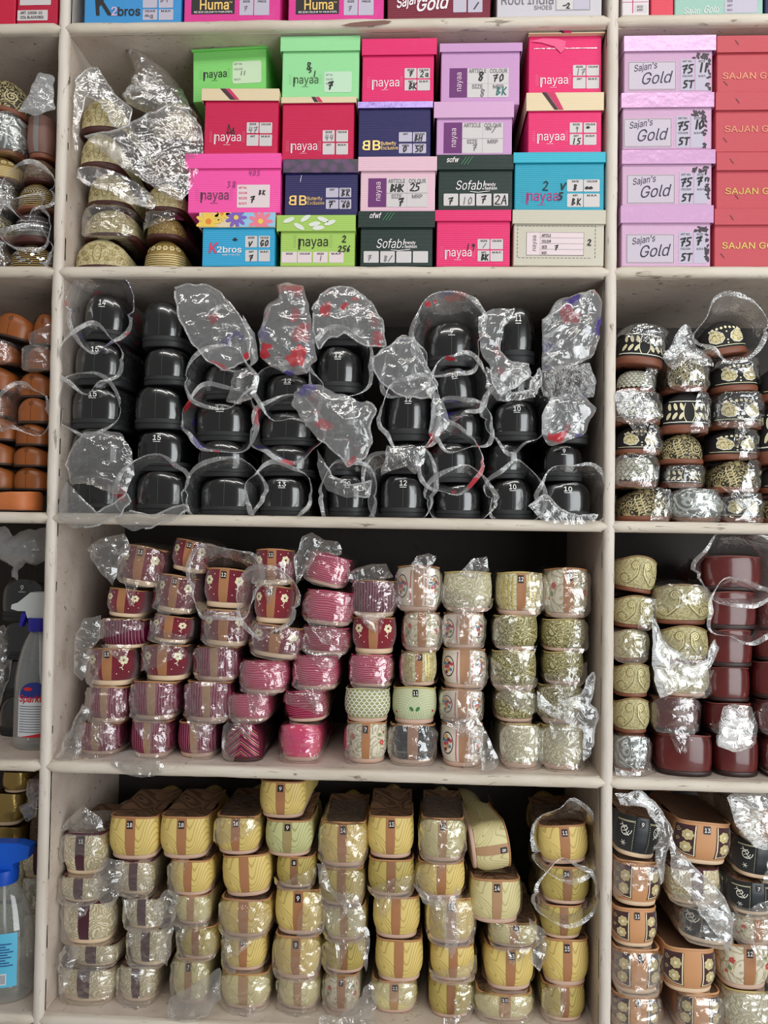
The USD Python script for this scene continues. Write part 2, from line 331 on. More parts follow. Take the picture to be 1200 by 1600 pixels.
class Heel:
    def __init__(s, shape, sole, arch, b=0.40, n=2.35, length=0.25):
        s.a = NW / 2; s.b = b * NW; s.n = n; s.L = length; s.zs = sole * NH; s.H = NH - s.zs; s.arch = arch
        s.k = PchipInterpolator(*PROF[shape]); s.shape = shape
        ph = np.linspace(-np.pi / 2, np.pi / 2, 401); x, y = s.base(ph)
        d = np.r_[0, np.cumsum(np.hypot(np.diff(x), np.diff(y)))]; s.arc = d - d[-1] / 2; s.ph = ph
    def base(s, ph):
        e = 2 / s.n
        return s.a * np.sign(np.sin(ph)) * np.abs(np.sin(ph)) ** e, s.b * (1 - np.abs(np.cos(ph)) ** e)
    def top(s, x, y):
        return s.H * (1 - s.arch * (np.abs(x) / s.a) ** 2.2) * np.where(y > s.b, 1 - 0.18 * np.clip((y - s.b) / 0.06, 0, 1), 1)
    def at(s, ph, v):
        """point of the upper's surface at heel angle ph, height share v of the topline"""
        x, y = s.base(ph); k = s.k(np.clip(v, 0, 1))
        return np.stack([x * k, y + (1 - k) * s.a * 0.8 * np.abs(np.cos(ph)), s.zs + v * s.top(x, y)], -1)
    def on(s, q, off):
        """2-D design points q (arc metres, height metres above the sole) laid on the heel, lifted by off"""
        ph = np.interp(q[:, 0], s.arc, s.ph); x, y = s.base(ph); v = q[:, 1] / s.top(x, y)
        p = s.at(ph, v); e = 1e-3
        n = np.cross(s.at(ph + e, v) - s.at(ph - e, v), s.at(ph, v + e) - s.at(ph, np.clip(v - e, 0, 1)))
        n /= np.linalg.norm(n, axis=1, keepdims=True) + 1e-12
        return p + n * np.asarray(off).reshape(-1, 1)
    def ring(s):
        """whole plan outline as (x, y, toe share), heel in 33 points, closed"""
        ph = np.linspace(-np.pi / 2, np.pi / 2, 33); x, y = s.base(ph); yt = 0.62 * s.L
        ys = np.linspace(s.b, yt, 6)[1:]; w = 1 + 0.0 * np.sin((ys - s.b) / (yt - s.b) * np.pi / 2)
        th = np.linspace(0, np.pi, 13)[1:-1]; aw = s.a * 1.0
        xt, yy = aw * np.cos(th), yt + (s.L - yt) * np.sin(th) ** 0.9
        X = np.r_[x, s.a * w, xt, -(s.a * w)[::-1]]; Y = np.r_[y, ys, yy, ys[::-1]]
        return X, Y, np.clip((Y - 0.42 * s.L) / (0.18 * s.L), 0, 1), np.r_[ph, np.full(len(X) - 33, np.nan)]
    def upper(s):
        X, Y, toe, ph = s.ring(); rows = []
        for v in np.r_[np.linspace(0, 0.85, 8), 0.93, 1.0]:
            k = float(s.k(v)); kt = math.sqrt(max(1 - v * v, 0)) * 0.98
            kk = k * (1 - toe) + kt * toe; co = np.where(np.isnan(ph), 0, np.abs(np.cos(np.nan_to_num(ph))))
            y = Y + (1 - k) * s.a * 0.8 * co - toe * (1 - kt) * np.clip(Y - 0.62 * s.L, 0, 1) * 0.5
            z = s.zs + v * (s.top(X, Y) * (1 - toe) + 0.74 * s.H * toe)
            rows.append(np.stack([X * kk, y, z], -1))
        return np.vstack(rows), grid_faces(len(rows), len(X), True)
    def sole(s, flare=1.0, groove=True):
        X, Y, toe, _ = s.ring(); k0 = float(s.k(0)) * flare; rows = []
        prof = [(0.0, 0.95), (0.1, 0.985), (0.46, 1.0), (0.5, 0.975), (0.54, 0.975), (0.58, 1.0), (0.92, 1.0), (1.0, 0.97)] if groove else [(0, .95), (.12, .99), (.5, 1.01), (.88, 1.0), (1.0, .97)]
        for z, k in prof:
            k = k * (k0 + 0.03)
            rows.append(np.stack([X * k, s.L / 2 + (Y - s.L / 2) * (1 - (1 - k) * NW / s.L), np.full(len(X), z * s.zs)], -1))
        v = np.vstack(rows); n = len(X); f = grid_faces(len(rows), n, True)
        v = np.vstack([v, [[0, s.L / 2, 0], [0, s.L / 2, s.zs]]]); i = np.arange(n); j = (i + 1) % n; t = (len(rows) - 1) * n
        return v, np.vstack([f, np.stack([j, i, np.full(n, len(v) - 2)], -1), np.stack([t + i, t + j, np.full(n, len(v) - 1)], -1)])
    def insole(s, v):
        X, Y, toe, ph = s.ring(); k = float(s.k(v)) * 0.97; m = Y < 0.66 * s.L
        co = np.where(np.isnan(ph), 0, np.abs(np.cos(np.nan_to_num(ph))))
        x, y = X[m] * k, (Y + 0.0015 + (1 - float(s.k(v))) * s.a * 0.8 * co)[m]
        z = s.zs + v * s.H * (1 - s.arch * 0.6) - 0.12 * np.clip(y - s.b, 0, 1) * s.H * 2
        P = np.stack([x, y, z], -1); c = np.array([[0, s.b + 0.01, z.mean()], [0, 0.6 * s.L, z.min()]])
        o = np.argsort(np.arctan2(P[:, 0], P[:, 1] - 0.3 * s.L)); P = P[o]; V = np.vstack([P, [[0, 0.3 * s.L, s.zs + v * s.H * (1 - s.arch * 0.6) - 0.006]]])
        n = len(P); i = np.arange(n)
        f = np.stack([i, (i + 1) % n, np.full(n, n)], -1); f2 = f.copy()
        return V, f2
    def rim(s, r):
        ph = np.linspace(-np.pi / 2, np.pi / 2, 29)
        p = s.at(ph, np.ones(29))
        x0 = p[-1]; y = np.linspace(s.b, 0.42 * s.L, 6)[1:]
        k = float(s.k(1)); z = s.zs + s.top(np.full(5, s.a), y)
        side = np.stack([np.full(5, s.a * k), y, z], -1)
        path = np.vstack([(side * [-1, 1, 1])[::-1], p, side])
        return tube(path, r, 6)

mm = 0.001
def spiral(cx, cy_, r, turns, d=1, w=1.0, a0=0.0):
    t = np.linspace(0, 1, int(14 * turns) + 2)
    return LineString(np.c_[cx + r * (1 - t * 0.85) * np.cos(a0 + d * t * turns * 2 * np.pi), cy_ + r * (1 - t * 0.85) * np.sin(a0 + d * t * turns * 2 * np.pi)] * mm).buffer(w * mm / 2, 2)
def line(pts, w=1.0):
    return LineString(np.array(pts) * mm).buffer(w * mm / 2, 2)
def disc(x, y, r, n=4):
    return Point(x * mm, y * mm).buffer(r * mm, n)
def flower(x, y, r, n=6, core=True):
    g = [disc(x + r * 0.62 * math.cos(2 * math.pi * i / n), y + r * 0.62 * math.sin(2 * math.pi * i / n), r * 0.40, 3) for i in range(n)]
    return unary_union(g)
def ring2(x, y, r, w=1.0, sx=1.0, sy=1.0):
    return affinity.scale(disc(x, y, r, 8).difference(disc(x, y, r - w, 8)), sx, sy)
def curve(pts, w=1.0):
    p = np.array(pts, float); t = np.linspace(0, 1, len(p)); tt = np.linspace(0, 1, len(p) * 5)
    return line(np.c_[PchipInterpolator(t, p[:, 0])(tt), PchipInterpolator(t, p[:, 1])(tt)], w)
def both(g):
    return unary_union([g, affinity.scale(g, -1, 1, origin=(0, 0))])
def paisley(x, y, s=1.0, d=1):
    p = np.array([(0, -9), (7, -8), (11, -2), (9, 5), (3, 9), (-4, 12), (-9, 11), (-6, 8), (-8, 2), (-7, -5)]) * s * [d, 1] + [x, y]
    return Polygon(p * mm).buffer(1.5 * mm).buffer(-1.0 * mm)

def design(kind):
    """raised embroidery of a heel: list of (name, area, material, lift) in arc / height metres, nominal upper 72 x ~56 mm"""
    gold = plain('gold_thread', (220, 202, 150), 0.4, 0.3, bump=(900, 0.4, 0.0005))
    cream = plain('cream_thread', (236, 228, 190), 0.55, bump=(900, 0.4, 0.0005))
    white = plain('white_thread', (238, 236, 226), 0.5, bump=(900, 0.4, 0.0005))
    dark = plain('dark_outline_thread', (64, 56, 40), 0.6)
    out = []
    if kind == 'two_flowers':
        g = [affinity.rotate(flower(s * 25, 34, 7.4, 6), 10) for s in (-1, 1)] + [line([(s * 25, 27), (s * 22, 22), (s * 24, 18)], 1.2) for s in (-1, 1)]
        out.append(('embroidered_flower', unary_union(g), cream, .9))
        out.append(('bead', unary_union([disc(s * x, y, 1.0, 2) for s in (-1, 1) for x, y in ((15, 12), (20, 22), (33, 14), (16, 44), (30, 46))]), white, 1.2))
    elif kind == 'chevron':
        pk = plain('pink_metal_thread', (232, 96, 140), 0.3, 0.3)
        out.append(('chevron_stitching', unary_union([line([(-34, h - 22), (0, h), (34, h - 22)], 1.1) for h in range(8, 74, 7)]).intersection(sbox(-.036, .003, .036, .050)), pk, .8))
        out.append(('chevron_stitching', unary_union([line([(-34, h - 19), (0, h + 3), (34, h - 19)], .8) for h in range(8, 70, 14)]).intersection(sbox(-.036, .003, .036, .050)), gold, .8))
    elif kind == 'scallop':
        out.append(('scale_embroidery', unary_union([affinity.scale(ring2(x * 8 + (r % 2) * 4, 5 + r * 5.5, 4.3, 1.2), 1, 1).intersection(sbox(-1, (5 + r * 5.5) * mm - .0055, 1, 1)) for r in range(9) for x in range(-6, 6)]).intersection(sbox(-.042, .002, .042, .050)), white, .9))
    elif kind == 'arcs':
        gg = plain('pale_green_thread', (214, 224, 186), 0.5)
        out.append(('arc_embroidery', unary_union([ring2(s * 22, 4, r, 1.1) for s in (-1, 1) for r in range(8, 44, 4)]).intersection(unary_union([sbox(-.042, .002, 0, .05), sbox(0, .002, .042, .05)])), gg, .8))
        lf = unary_union([affinity.rotate(affinity.scale(disc(s * 5, 18, 4.2), 0.6, 1), s * -35) for s in (-1, 1)])
        out.append(('leaf_motif', lf, plain('green_leaf_thread', (58, 120, 62), 0.5), 1.3))
        out.append(('bead', unary_union([disc(-31, 12, 1.8), disc(31, 14, 1.8)]), plain('red_bead', (190, 40, 46), 0.3), 1.4))
    elif kind == 'medallion':
        for s in (-1, 1):
            pan = sbox(.013 * s if s > 0 else -.044, .002, .044 if s > 0 else -.013, .049)
            out.append(('oval_medallion', affinity.scale(disc(s * 28, 26, 13, 8), 0.8, 1.15), plain('ivory_medallion', (236, 222, 204), 0.5), .7))
            out.append(('medallion_ring', affinity.scale(ring2(s * 28, 26, 13.5, 1.4), 0.8, 1.15), plain('black_ring_thread', (60, 50, 54), 0.5), 1.0))
            cols = ((206, 72, 84), (88, 132, 150), (222, 152, 70), (116, 52, 70))
            for i in range(10):
                a = i * 2.4; r = 2.2 * math.sqrt(i)
                out.append(('painted_petal', disc(s * 28 + r * math.cos(a) * 1.1, 26 + r * math.sin(a) * 1.7, 2.7, 3), plain('petal_%d' % (i % 4), cols[i % 4], 0.5), 1.3))
            out.append(('pink_piping', line([(s * 13, 2), (s * 12, 48)], 1.4), plain('pink_piping', (206, 84, 118), 0.5), .9))
    elif kind == 'floral':
        out.append(('stem_embroidery', both(unary_union([curve([(16, 4), (22, 16), (18, 30), (26, 44)], .9), spiral(27, 20, 5, 1.5, 1, .9), spiral(31, 36, 4, 1.5, -1, .9)])), cream, .8))
        out.append(('red_flower', unary_union([flower(-24, 32, 4.2, 5), flower(28, 24, 4.2, 5), disc(-32, 16, 2), disc(32, 38, 2)]), plain('red_petals', (204, 78, 70), 0.5), 1.1))
        out.append(('green_leaf', unary_union([affinity.scale(disc(-27, 22, 3.4), .6, 1), affinity.scale(disc(24, 36, 3.2), 1, .6)]), plain('leaf_thread', (122, 140, 92), 0.5), 1.1))
    elif kind == 'gold_flowers':
        for s in (-1, 1):
            a, b = (16, 43) if s > 0 else (-43, -16)
            pan = Polygon(np.array([(s * 12.5, 3), (s * 28, 5), (s * 42, 12), (s * 43, 46), (s * 12.5, 48)]) * mm)
            out.append(('velvet_panel', pan, plain('maroon_velvet_panel', (62, 20, 28), 0.85, sheen=0.5), .5))
            out.append(('cord_outline', LineString(np.array([(s * 14.5, 5), (s * 14, 47)]) * mm).buffer(.8 * mm), cream, 1.0))
            out.append(('cord_outline', LineString(np.array([(s * 14.5, 5), (s * 28, 7), (s * 41, 14)]) * mm).buffer(.6 * mm), cream, 1.0))
            for fx, fy in ((23, 34), (25, 17)):
                out.append(('gold_flower', flower(s * fx, fy, 7.6, 7), gold, 1.4))
                out.append(('flower_centre', disc(s * fx, fy, 2.4), cream, 2.2))
            out.append(('curl_stitching', unary_union([spiral(s * 36, 40, 3.6, 1.4, s, .8), spiral(s * 36, 26, 3, 1.4, -s, .8)]), gold, 1.2))
    elif kind == 'white_leaf':
        g = []
        for s in (-1, 1):
            g += [spiral(s * 26, 32, 10, 1.15, s, 1.3), line([(s * 20, 24), (s * 33, 40)], 1.1)]
            g += [line([(s * (22 + 3 * i), 26.5 + 3.6 * i), (s * (26.5 + 3 * i), 25.5 + 3.4 * i)], 1) for i in range(4)] + [line([(s * (22 + 3 * i), 26.5 + 3.6 * i), (s * (20 + 2.4 * i), 31 + 3.4 * i)], 1) for i in range(3)]
            g += [line([(s * 27 + 4 * math.cos(a), 12 + 4 * math.sin(a)), (s * 27 - 4 * math.cos(a), 12 - 4 * math.sin(a))], .9) for a in (0, 1.05, 2.1)]
        out.append(('leaf_embroidery', unary_union(g), white, 1.0))
        out.append(('stitched_border', unary_union([disc(s * 12.5, y, .8, 2) for s in (-1, 1) for y in range(4, 48, 3)] + [line([(s * 14, 45), (s * 42, 43)], 2.4) for s in (-1, 1)]), plain('grey_gold_thread', (176, 170, 140), .5), 1.0))
    elif kind == 'paisleys':
        out.append(('paisley_patch', unary_union([paisley(-19, 20, 1.25, 1), paisley(19, 20, 1.25, -1)]), contour('paisley_cream', (226, 214, 166), (150, 132, 84), 150, 26, .3, .9), .8))
        out.append(('paisley_outline', unary_union([g.boundary.buffer(.6 * mm) for g in (paisley(-19, 20, 1.25, 1), paisley(19, 20, 1.25, -1))]), white, 1.1))
        out.append(('dot_embroidery', unary_union([disc(x, 39 - abs(x) * .14, 2.6) for x in (-24, -16, -8, 0, 8, 16, 24)] + [disc(0, y, 1.6) for y in (8, 14, 30)] + [line([(-40, 4), (40, 4)], 1.2)]), cream, 1.0))
    elif kind == 'lattice':
        g = []
        for r in range(7):
            for c in range(-5, 6):
                x, y = c * 9 + (r % 2) * 4.5, 6 + r * 6.6
                g.append(affinity.rotate(sbox((x - 2.9) * mm, (y - 2.9) * mm, (x + 2.9) * mm, (y + 2.9) * mm), 45).buffer(.5 * mm))
        out.append(('lattice_embroidery', unary_union(g).intersection(sbox(-.044, .001, .044, .047)), contour('lattice_silver', (222, 222, 206), (150, 146, 122), 220, 24, .3, .9), .8))
    elif kind == 'bold_leaf':
        g = []
        for s in (-1, 1):
            g += [affinity.rotate(affinity.scale(disc(s * (12 + 10 * i), 14 + 15 * j, 5.2), .55, 1.25), s * (30 - 50 * j)) for i in range(3) for j in range(2)]
            g += [curve([(s * 4, 4), (s * 9, 18), (s * 6, 34)], 1.4)]
        out.append(('leaf_embroidery', unary_union(g), cream, .9))
        out.append(('border_stitching', unary_union([line([(-42, 4), (42, 4)], 1.5), line([(-36, 38), (36, 38)], 1.5)]), white, .9))
    elif kind == 'big_scrolls':
        g = both(unary_union([spiral(11, 37, 6.2, 1.7, -1, 1.3, 2.6), curve([(5.5, 40), (6, 26), (13, 15), (24, 7)], 1.3), spiral(27, 14, 6.4, 1.8, 1, 1.3, 3.6), curve([(21, 38), (24, 28), (32, 22), (38, 20)], 1.1), curve([(9, 32), (14, 22), (22, 20)], .9)]))
        out.append(('scroll_embroidery', g, plain('pale_gold_cord', (232, 220, 164), 0.4, .2), 1.1))
        out.append(('scroll_shadow_line', both(unary_union([curve([(3.6, 40), (4, 26), (11, 14), (22, 5)], .8), ring2(27, 14, 8.2, .8), ring2(11, 37, 7.6, .8)])), plain('olive_cord', (122, 110, 70), .5), .8))
    elif kind == 'fine_scrolls':
        g = both(unary_union([spiral(8, 34, 5, 1.6, -1, .9, 2.4), spiral(20, 24, 6, 1.8, 1, .9, 3), spiral(14, 12, 5, 1.6, -1, .9), spiral(31, 14, 5, 1.6, 1, .9), curve([(3, 42), (6, 24), (3, 8)], .9), spiral(28, 36, 4, 1.4, -1, .9)]))
        out.append(('scroll_embroidery', g, plain('bronze_cord', (150, 126, 66), .4, .4), .8))
    elif kind == 'leaf_scroll':
        g = [spiral(20, 20, 11, 2, 1, 1.6, 2.5), line([(-4, 4), (-14, 44)], 1.4)] + [line([(-6 - 1.6 * i, 8 + 5 * i), (-14 - 1.6 * i, 5 + 5 * i), (-13 - 1.6 * i, 11 + 5 * i)], 1.5) for i in range(6)] + [line([(-6 - 1.6 * i, 8 + 5 * i), (-1 - 1.6 * i, 13 + 5 * i)], 1.5) for i in range(6)] + [spiral(-28, 24, 7, 1.6, -1, 1.4)]
        out.append(('leaf_embroidery', unary_union(g).intersection(sbox(-.043, .001, .043, .046)), plain('antique_gold_thread', (204, 192, 146), .45, .2), .9))
    elif kind == 'studs':
        out.append(('metal_stud', unary_union([disc(x * 6 + (r % 2) * 3, 30 + r * 5, 2.0, 3) for r in range(3) for x in range(-6, 7)]), plain('silver_stud', (228, 222, 206), .2, .9), 1.4))
    elif kind == 'silver_rows':
        out.append(('crystal_row', unary_union([disc(x * 4.4, y, 1.9, 3) for y in (10, 20, 30, 40) for x in range(-9, 10)]), plain('crystal', (226, 226, 230), .12, .8), 1.4))
    elif kind == 'jewels':
        rr = random.Random(5)
        out.append(('jewel', unary_union([disc(rr.uniform(-38, 38), rr.uniform(8, 34), rr.uniform(1.6, 3.6), 3) for _ in range(46)]), plain('crystal', (226, 226, 230), .12, .8), 1.6))
    elif kind == 'one_flower':
        out.append(('brass_flower', affinity.translate(flower(0, 36, 7, 6), 0, 0), gold, 1.4))
        out.append(('flower_centre', disc(0, 36, 2.3), plain('red_bead', (190, 40, 46), .3), 2.2))
    elif kind == 'gold_bands':
        out.append(('gold_band', unary_union([line([(-42, y), (42, y)], 1.6) for y in range(4, 26, 4)]), gold, .8))
        out.append(('flower_row', unary_union([flower(x, 36, 5.2, 6) for x in (-30, -18, -6, 6, 18, 30)]), gold, 1.1))
    elif kind == 'gold_lines':
        out.append(('gold_line', unary_union([line([(s * x, 2), (s * (x - 1), 48)], 1.8) for s in (-1, 1) for x in (14, 20, 30)] + [disc(s * 25, y, 2.2, 3) for s in (-1, 1) for y in range(6, 48, 6)]), plain('yellow_gold_braid', (222, 204, 122), .35, .4), .8))
    elif kind == 'stamp':
        out.append(('stamped_ring', unary_union([ring2(0, 40, 4.5, 1), line([(-2, 38), (2, 42)], .8)]), plain('stamp_ink', (74, 40, 24), .5), .5))
    return out

tan = lambda: plain('tan_leather_strip', (176, 122, 82), .5, bump=(500, .3, .0006))
STYLES = {}
def style(key, name, desc, cat, shape, sole, arch, upper, solem, insolem, strip=None, stripw=.013, emb=None, binding=None, labelink=None, b=.40, groove=False, insole_v=.9, tagv=.82, seam=None):
    STYLES[key] = dict(name=name, desc=desc, cat=cat, shape=shape, sole=sole, arch=arch, upper=upper, solem=solem, insolem=insolem, strip=strip, stripw=stripw, emb=emb, binding=binding, labelink=labelink, b=b, groove=groove, insole_v=insole_v, tagv=tagv, seam=seam)

blackL = plain('black_box_leather', (6, 7, 9), .2, bump=(60, .06, .001), coat=1.0, spec=.8)
blackS = plain('black_rubber_sole', (36, 37, 39), .55)
blackI = plain('black_lining', (22, 22, 24), .7)
pinkS = plain('pale_pink_rubber_sole', (206, 172, 152), .6)
creamS = plain('cream_rubber_sole', (224, 196, 164), .6)
brownS = plain('brown_leather_sole', (128, 74, 52), .5, bump=(200, .3, .001))
ringI = contour('embossed_brown_insole', (150, 116, 90), (112, 84, 64), 22, 60, -.2, .6, .55, squash=(1, .7, 1))
brownI = plain('brown_insole', (112, 82, 60), .6)
tanEdge = plain('tan_topline_binding', (190, 138, 94), .5)
maroonV = plain('maroon_velvet', (112, 8, 34), .85, sheen=.6, bump=(300, .25, .0008), vary=(60, (134, 14, 44), .6))
redV = plain('red_velvet', (128, 6, 30), .85, sheen=.6, bump=(300, .25, .0008), vary=(60, (150, 10, 38), .6))
yel = lambda n, a, b: contour(n, a, b, 17, 190, .45, 1.0, .45, squash=(1.1, 1, .85), bstr=.35)
style('black', 'leather_shoe', 'black leather shoe', 'shoe', 'dome', .235, .12, blackL, blackS, blackI, groove=True, insole_v=.45, seam=plain('black_seam', (70, 74, 78), .4), labelink=True, b=.44, tagv=.66)
style('tan', 'leather_shoe', 'tan leather shoe', 'shoe', 'dome', .10, .2, plain('tan_leather', (150, 84, 38), .36, bump=(120, .15, .001), vary=(14, (126, 66, 30), .7)), plain('dark_brown_sole', (58, 38, 28), .6), blackI, insole_v=.5, seam=plain('tan_seam', (96, 50, 24), .5), emb='stamp', b=.44)
style('oxblood', 'leather_shoe', 'oxblood leather shoe', 'shoe', 'boxy', .13, .07, plain('oxblood_leather', (98, 36, 34), .22, bump=(40, .12, .002), coat=.4, vary=(18, (72, 22, 24), .7)), plain('oxblood_sole', (46, 26, 24), .45), plain('oxblood_insole', (70, 40, 34), .6), insole_v=.55, binding=plain('oxblood_binding', (124, 62, 54), .4), b=.34)
style('velvet', 'velvet_shoe', 'maroon velvet shoe with cream flowers', 'shoe', 'mule', .15, .06, maroonV, creamS, brownI, strip=tan(), stripw=.0165, emb='two_flowers', binding=tanEdge, labelink=False)
style('redvelvet', 'velvet_shoe', 'bright red velvet shoe', 'shoe', 'mule', .15, .06, redV, creamS, brownI, strip=tan(), stripw=.0165, emb='two_flowers', binding=tanEdge, labelink=False)
style('ribbed', 'ribbed_shoe', 'maroon ribbed shoe with tan strip', 'shoe', 'mule', .13, .06, stripes('maroon_rib_cloth', (118, 16, 56), (186, 110, 134), 'x', 1500, .55, .95), pinkS, brownI, strip=plain('beige_strip', (176, 140, 112), .5), stripw=.014, binding=tanEdge)
style('darkribbed', 'ribbed_shoe', 'dark maroon ribbed shoe', 'shoe', 'mule', .13, .06, stripes('dark_maroon_rib_cloth', (92, 14, 44), (176, 100, 128), 'x', 1350, .6, .95), creamS, brownI, binding=tanEdge)
style('pink', 'ribbed_shoe', 'pink shoe with silver lines', 'shoe', 'mule', .12, .06, stripes('pink_lined_cloth', (196, 44, 92), (232, 150, 172), 'z', 1500, .5, .95, wob=.012), pinkS, brownI, binding=plain('pink_binding', (206, 70, 110), .5))
style('darkpink', 'ribbed_shoe', 'crimson shoe with silver lines', 'shoe', 'mule', .12, .06, stripes('crimson_lined_cloth', (158, 24, 66), (206, 120, 146), 'z', 1300, .6, .95, wob=.012), pinkS, brownI, binding=plain('pink_binding', (206, 70, 110), .5))
style('chevron', 'ribbed_shoe', 'maroon shoe with pink chevrons', 'shoe', 'peak', .09, .12, plain('dark_maroon_cloth', (92, 22, 44), .6), plain('dark_edge_sole', (72, 44, 40), .6), brownI, emb='chevron', b=.3)
style('satin', 'satin_shoe', 'hot pink satin shoe', 'shoe', 'mule', .12, .1, plain('hot_pink_satin', (232, 52, 112), .32, bump=(120, .5, .001), vary=(25, (196, 60, 140), .6)), pinkS, brownI)
style('scallop', 'embroidered_shoe', 'pale green scale-stitched shoe', 'shoe', 'mule', .13, .10, plain('sage_cloth', (164, 166, 112), .6), pinkS, brownI, emb='scallop', binding=plain('sage_binding', (206, 206, 160), .5))
style('arcs', 'embroidered_shoe', 'pale green shoe with stitched arcs', 'shoe', 'mule', .13, .10, plain('pale_sage_cloth', (196, 200, 160), .6), pinkS, brownI, emb='arcs', binding=plain('gold_binding', (196, 176, 112), .4), labelink=False)
style('creamstrip', 'embroidered_shoe', 'cream brocade shoe with tan strip', 'shoe', 'mule', .12, .06, contour('cream_scale_brocade', (222, 214, 192), (176, 168, 140), 70, 34, .1, .8), pinkS, brownI, strip=tan(), stripw=.015, emb='floral', binding=tanEdge, labelink=False)
style('floral', 'embroidered_shoe', 'cream floral shoe with tan strip', 'shoe', 'mule', .12, .06, contour('ivory_floral_brocade', (226, 216, 194), (186, 176, 140), 60, 30, .2, .9), pinkS, brownI, strip=tan(), stripw=.017, emb='floral', binding=tanEdge, labelink=False)
style('medallion', 'embroidered_shoe', 'ivory shoe with painted medallions', 'shoe', 'mule', .12, .06, plain('ivory_satin', (228, 216, 198), .45, bump=(200, .2, .0008)), pinkS, brownI, strip=plain('warm_tan_strip', (186, 140, 106), .5), stripw=.016, emb='medallion', binding=tanEdge)
style('brocade', 'brocade_shoe', 'green-gold brocade shoe', 'shoe', 'mule', .12, .06, contour('green_gold_brocade', (122, 114, 70), (206, 198, 150), 85, 44, -.1, .6, .4, .15), pinkS, brownI, binding=plain('gold_binding', (196, 176, 112), .4))
style('palebrocade', 'brocade_shoe', 'pale cream brocade shoe', 'shoe', 'mule', .12, .06, contour('pale_brocade', (184, 176, 142), (224, 218, 192), 85, 42, -.1, .6, .4), pinkS, brownI, binding=plain('gold_binding', (196, 176, 112), .4))
style('goldline', 'brocade_shoe', 'cream shoe with gold braid lines', 'shoe', 'mule', .12, .06, contour('cream_gold_cloth', (214, 204, 168), (180, 166, 116), 90, 30, .2, .9), pinkS, brownI, strip=tan(), stripw=.014, emb='gold_lines', binding=plain('gold_binding', (196, 176, 112), .4), labelink=False)
style('navy', 'velvet_shoe', 'black velvet shoe with tan strip', 'shoe', 'mule', .12, .06, plain('navy_black_velvet', (22, 28, 38), .75, sheen=.3), pinkS, brownI, strip=plain('dusty_tan_strip', (170, 128, 104), .5), stripw=.017, binding=tanEdge)
style('yellow', 'brocade_shoe', 'yellow moire shoe with tan strip', 'shoe', 'mule', .11, .05, yel('yellow_moire', (230, 204, 124), (200, 172, 96)), pinkS, ringI, strip=tan(), stripw=.0145, binding=tanEdge, labelink=False, b=.34, insole_v=.96)
style('pale', 'brocade_shoe', 'pale yellow moire shoe', 'shoe', 'mule', .11, .05, yel('pale_moire', (224, 212, 158), (196, 184, 128)), pinkS, ringI, strip=plain('fawn_strip', (182, 142, 104), .5), stripw=.0145, binding=tanEdge, labelink=False, b=.34, insole_v=.96)
style('palegreen', 'brocade_shoe', 'pale green moire shoe', 'shoe', 'mule', .11, .05, yel('green_moire', (202, 202, 146), (164, 164, 108)), pinkS, ringI, strip=plain('olive_strip', (164, 146, 98), .5), stripw=.014, binding=tanEdge, labelink=False, b=.34, insole_v=.96)
style('olive', 'brocade_shoe', 'olive yellow moire shoe', 'shoe', 'mule', .11, .05, yel('olive_moire', (192, 172, 96), (156, 136, 70)), pinkS, ringI, strip=plain('brown_strip', (150, 106, 72), .5), stripw=.0145, binding=tanEdge, labelink=False, b=.34, insole_v=.96)
style('maroonstrip', 'brocade_shoe', 'cream brocade shoe with maroon strip', 'shoe', 'mule', .11, .05, contour('ivory_scroll_brocade', (190, 174, 136), (232, 222, 194), 80, 44, -.2, .5, .4), creamS, ringI, strip=plain('maroon_strip', (70, 16, 36), .7, sheen=.3), stripw=.0165, binding=plain('maroon_binding', (78, 18, 38), .7), labelink=False, b=.34, insole_v=.96)
style('paisley', 'embroidered_shoe', 'black shoe with cream paisleys', 'shoe', 'peak', .19, .10, plain('black_cloth', (26, 24, 24), .7), brownS, blackI, emb='paisleys', insole_v=.5)
style('lattice', 'embroidered_shoe', 'black shoe with silver lattice', 'shoe', 'peak', .2, .10, plain('black_cloth', (26, 24, 24), .7), brownS, blackI, emb='lattice', insole_v=.5)
style('boldleaf', 'embroidered_shoe', 'black shoe with cream leaves', 'shoe', 'peak', .2, .10, plain('black_cloth', (26, 24, 24), .7), brownS, blackI, emb='bold_leaf', insole_v=.5)
style('leafscroll', 'embroidered_shoe', 'black shoe with gold leaf scrolls', 'shoe', 'peak', .16, .10, contour('antique_gold_cloth', (46, 40, 28), (176, 162, 116), 120, 30, -.1, .5, .5, .15), brownS, blackI, emb='leaf_scroll', insole_v=.5)
style('silver', 'embroidered_shoe', 'silver grey scroll shoe', 'shoe', 'mule', .14, .10, contour('silver_brocade', (120, 124, 120), (206, 212, 210), 42, 44, 0, .6, .35, .3), brownS, blackI, insole_v=.5)
style('scroll', 'embroidered_shoe', 'cream shoe with gold scrolls', 'shoe', 'mule', .12, .20, contour('cream_twill', (196, 186, 140), (168, 156, 108), 200, 20, .1, .9), brownS, brownI, emb='big_scrolls', binding=plain('bronze_binding', (150, 120, 78), .5), insole_v=.6)
style('goldpeak', 'embroidered_shoe', 'cream gold peaked embroidered shoe', 'shoe', 'peak', .17, .10, contour('cream_gold_twill', (204, 192, 148), (176, 160, 110), 120, 26, .2, .9), plain('maroon_leather_sole', (72, 34, 30), .5), brownI, emb='fine_scrolls', insole_v=.5)
style('goldflower', 'embroidered_shoe', 'bronze shoe with brass flower', 'shoe', 'peak', .17, .10, contour('bronze_cloth', (128, 104, 60), (176, 150, 92), 120, 26, .2, .9, .4, .3), plain('maroon_leather_sole', (72, 34, 30), .5), brownI, emb='one_flower', insole_v=.5)
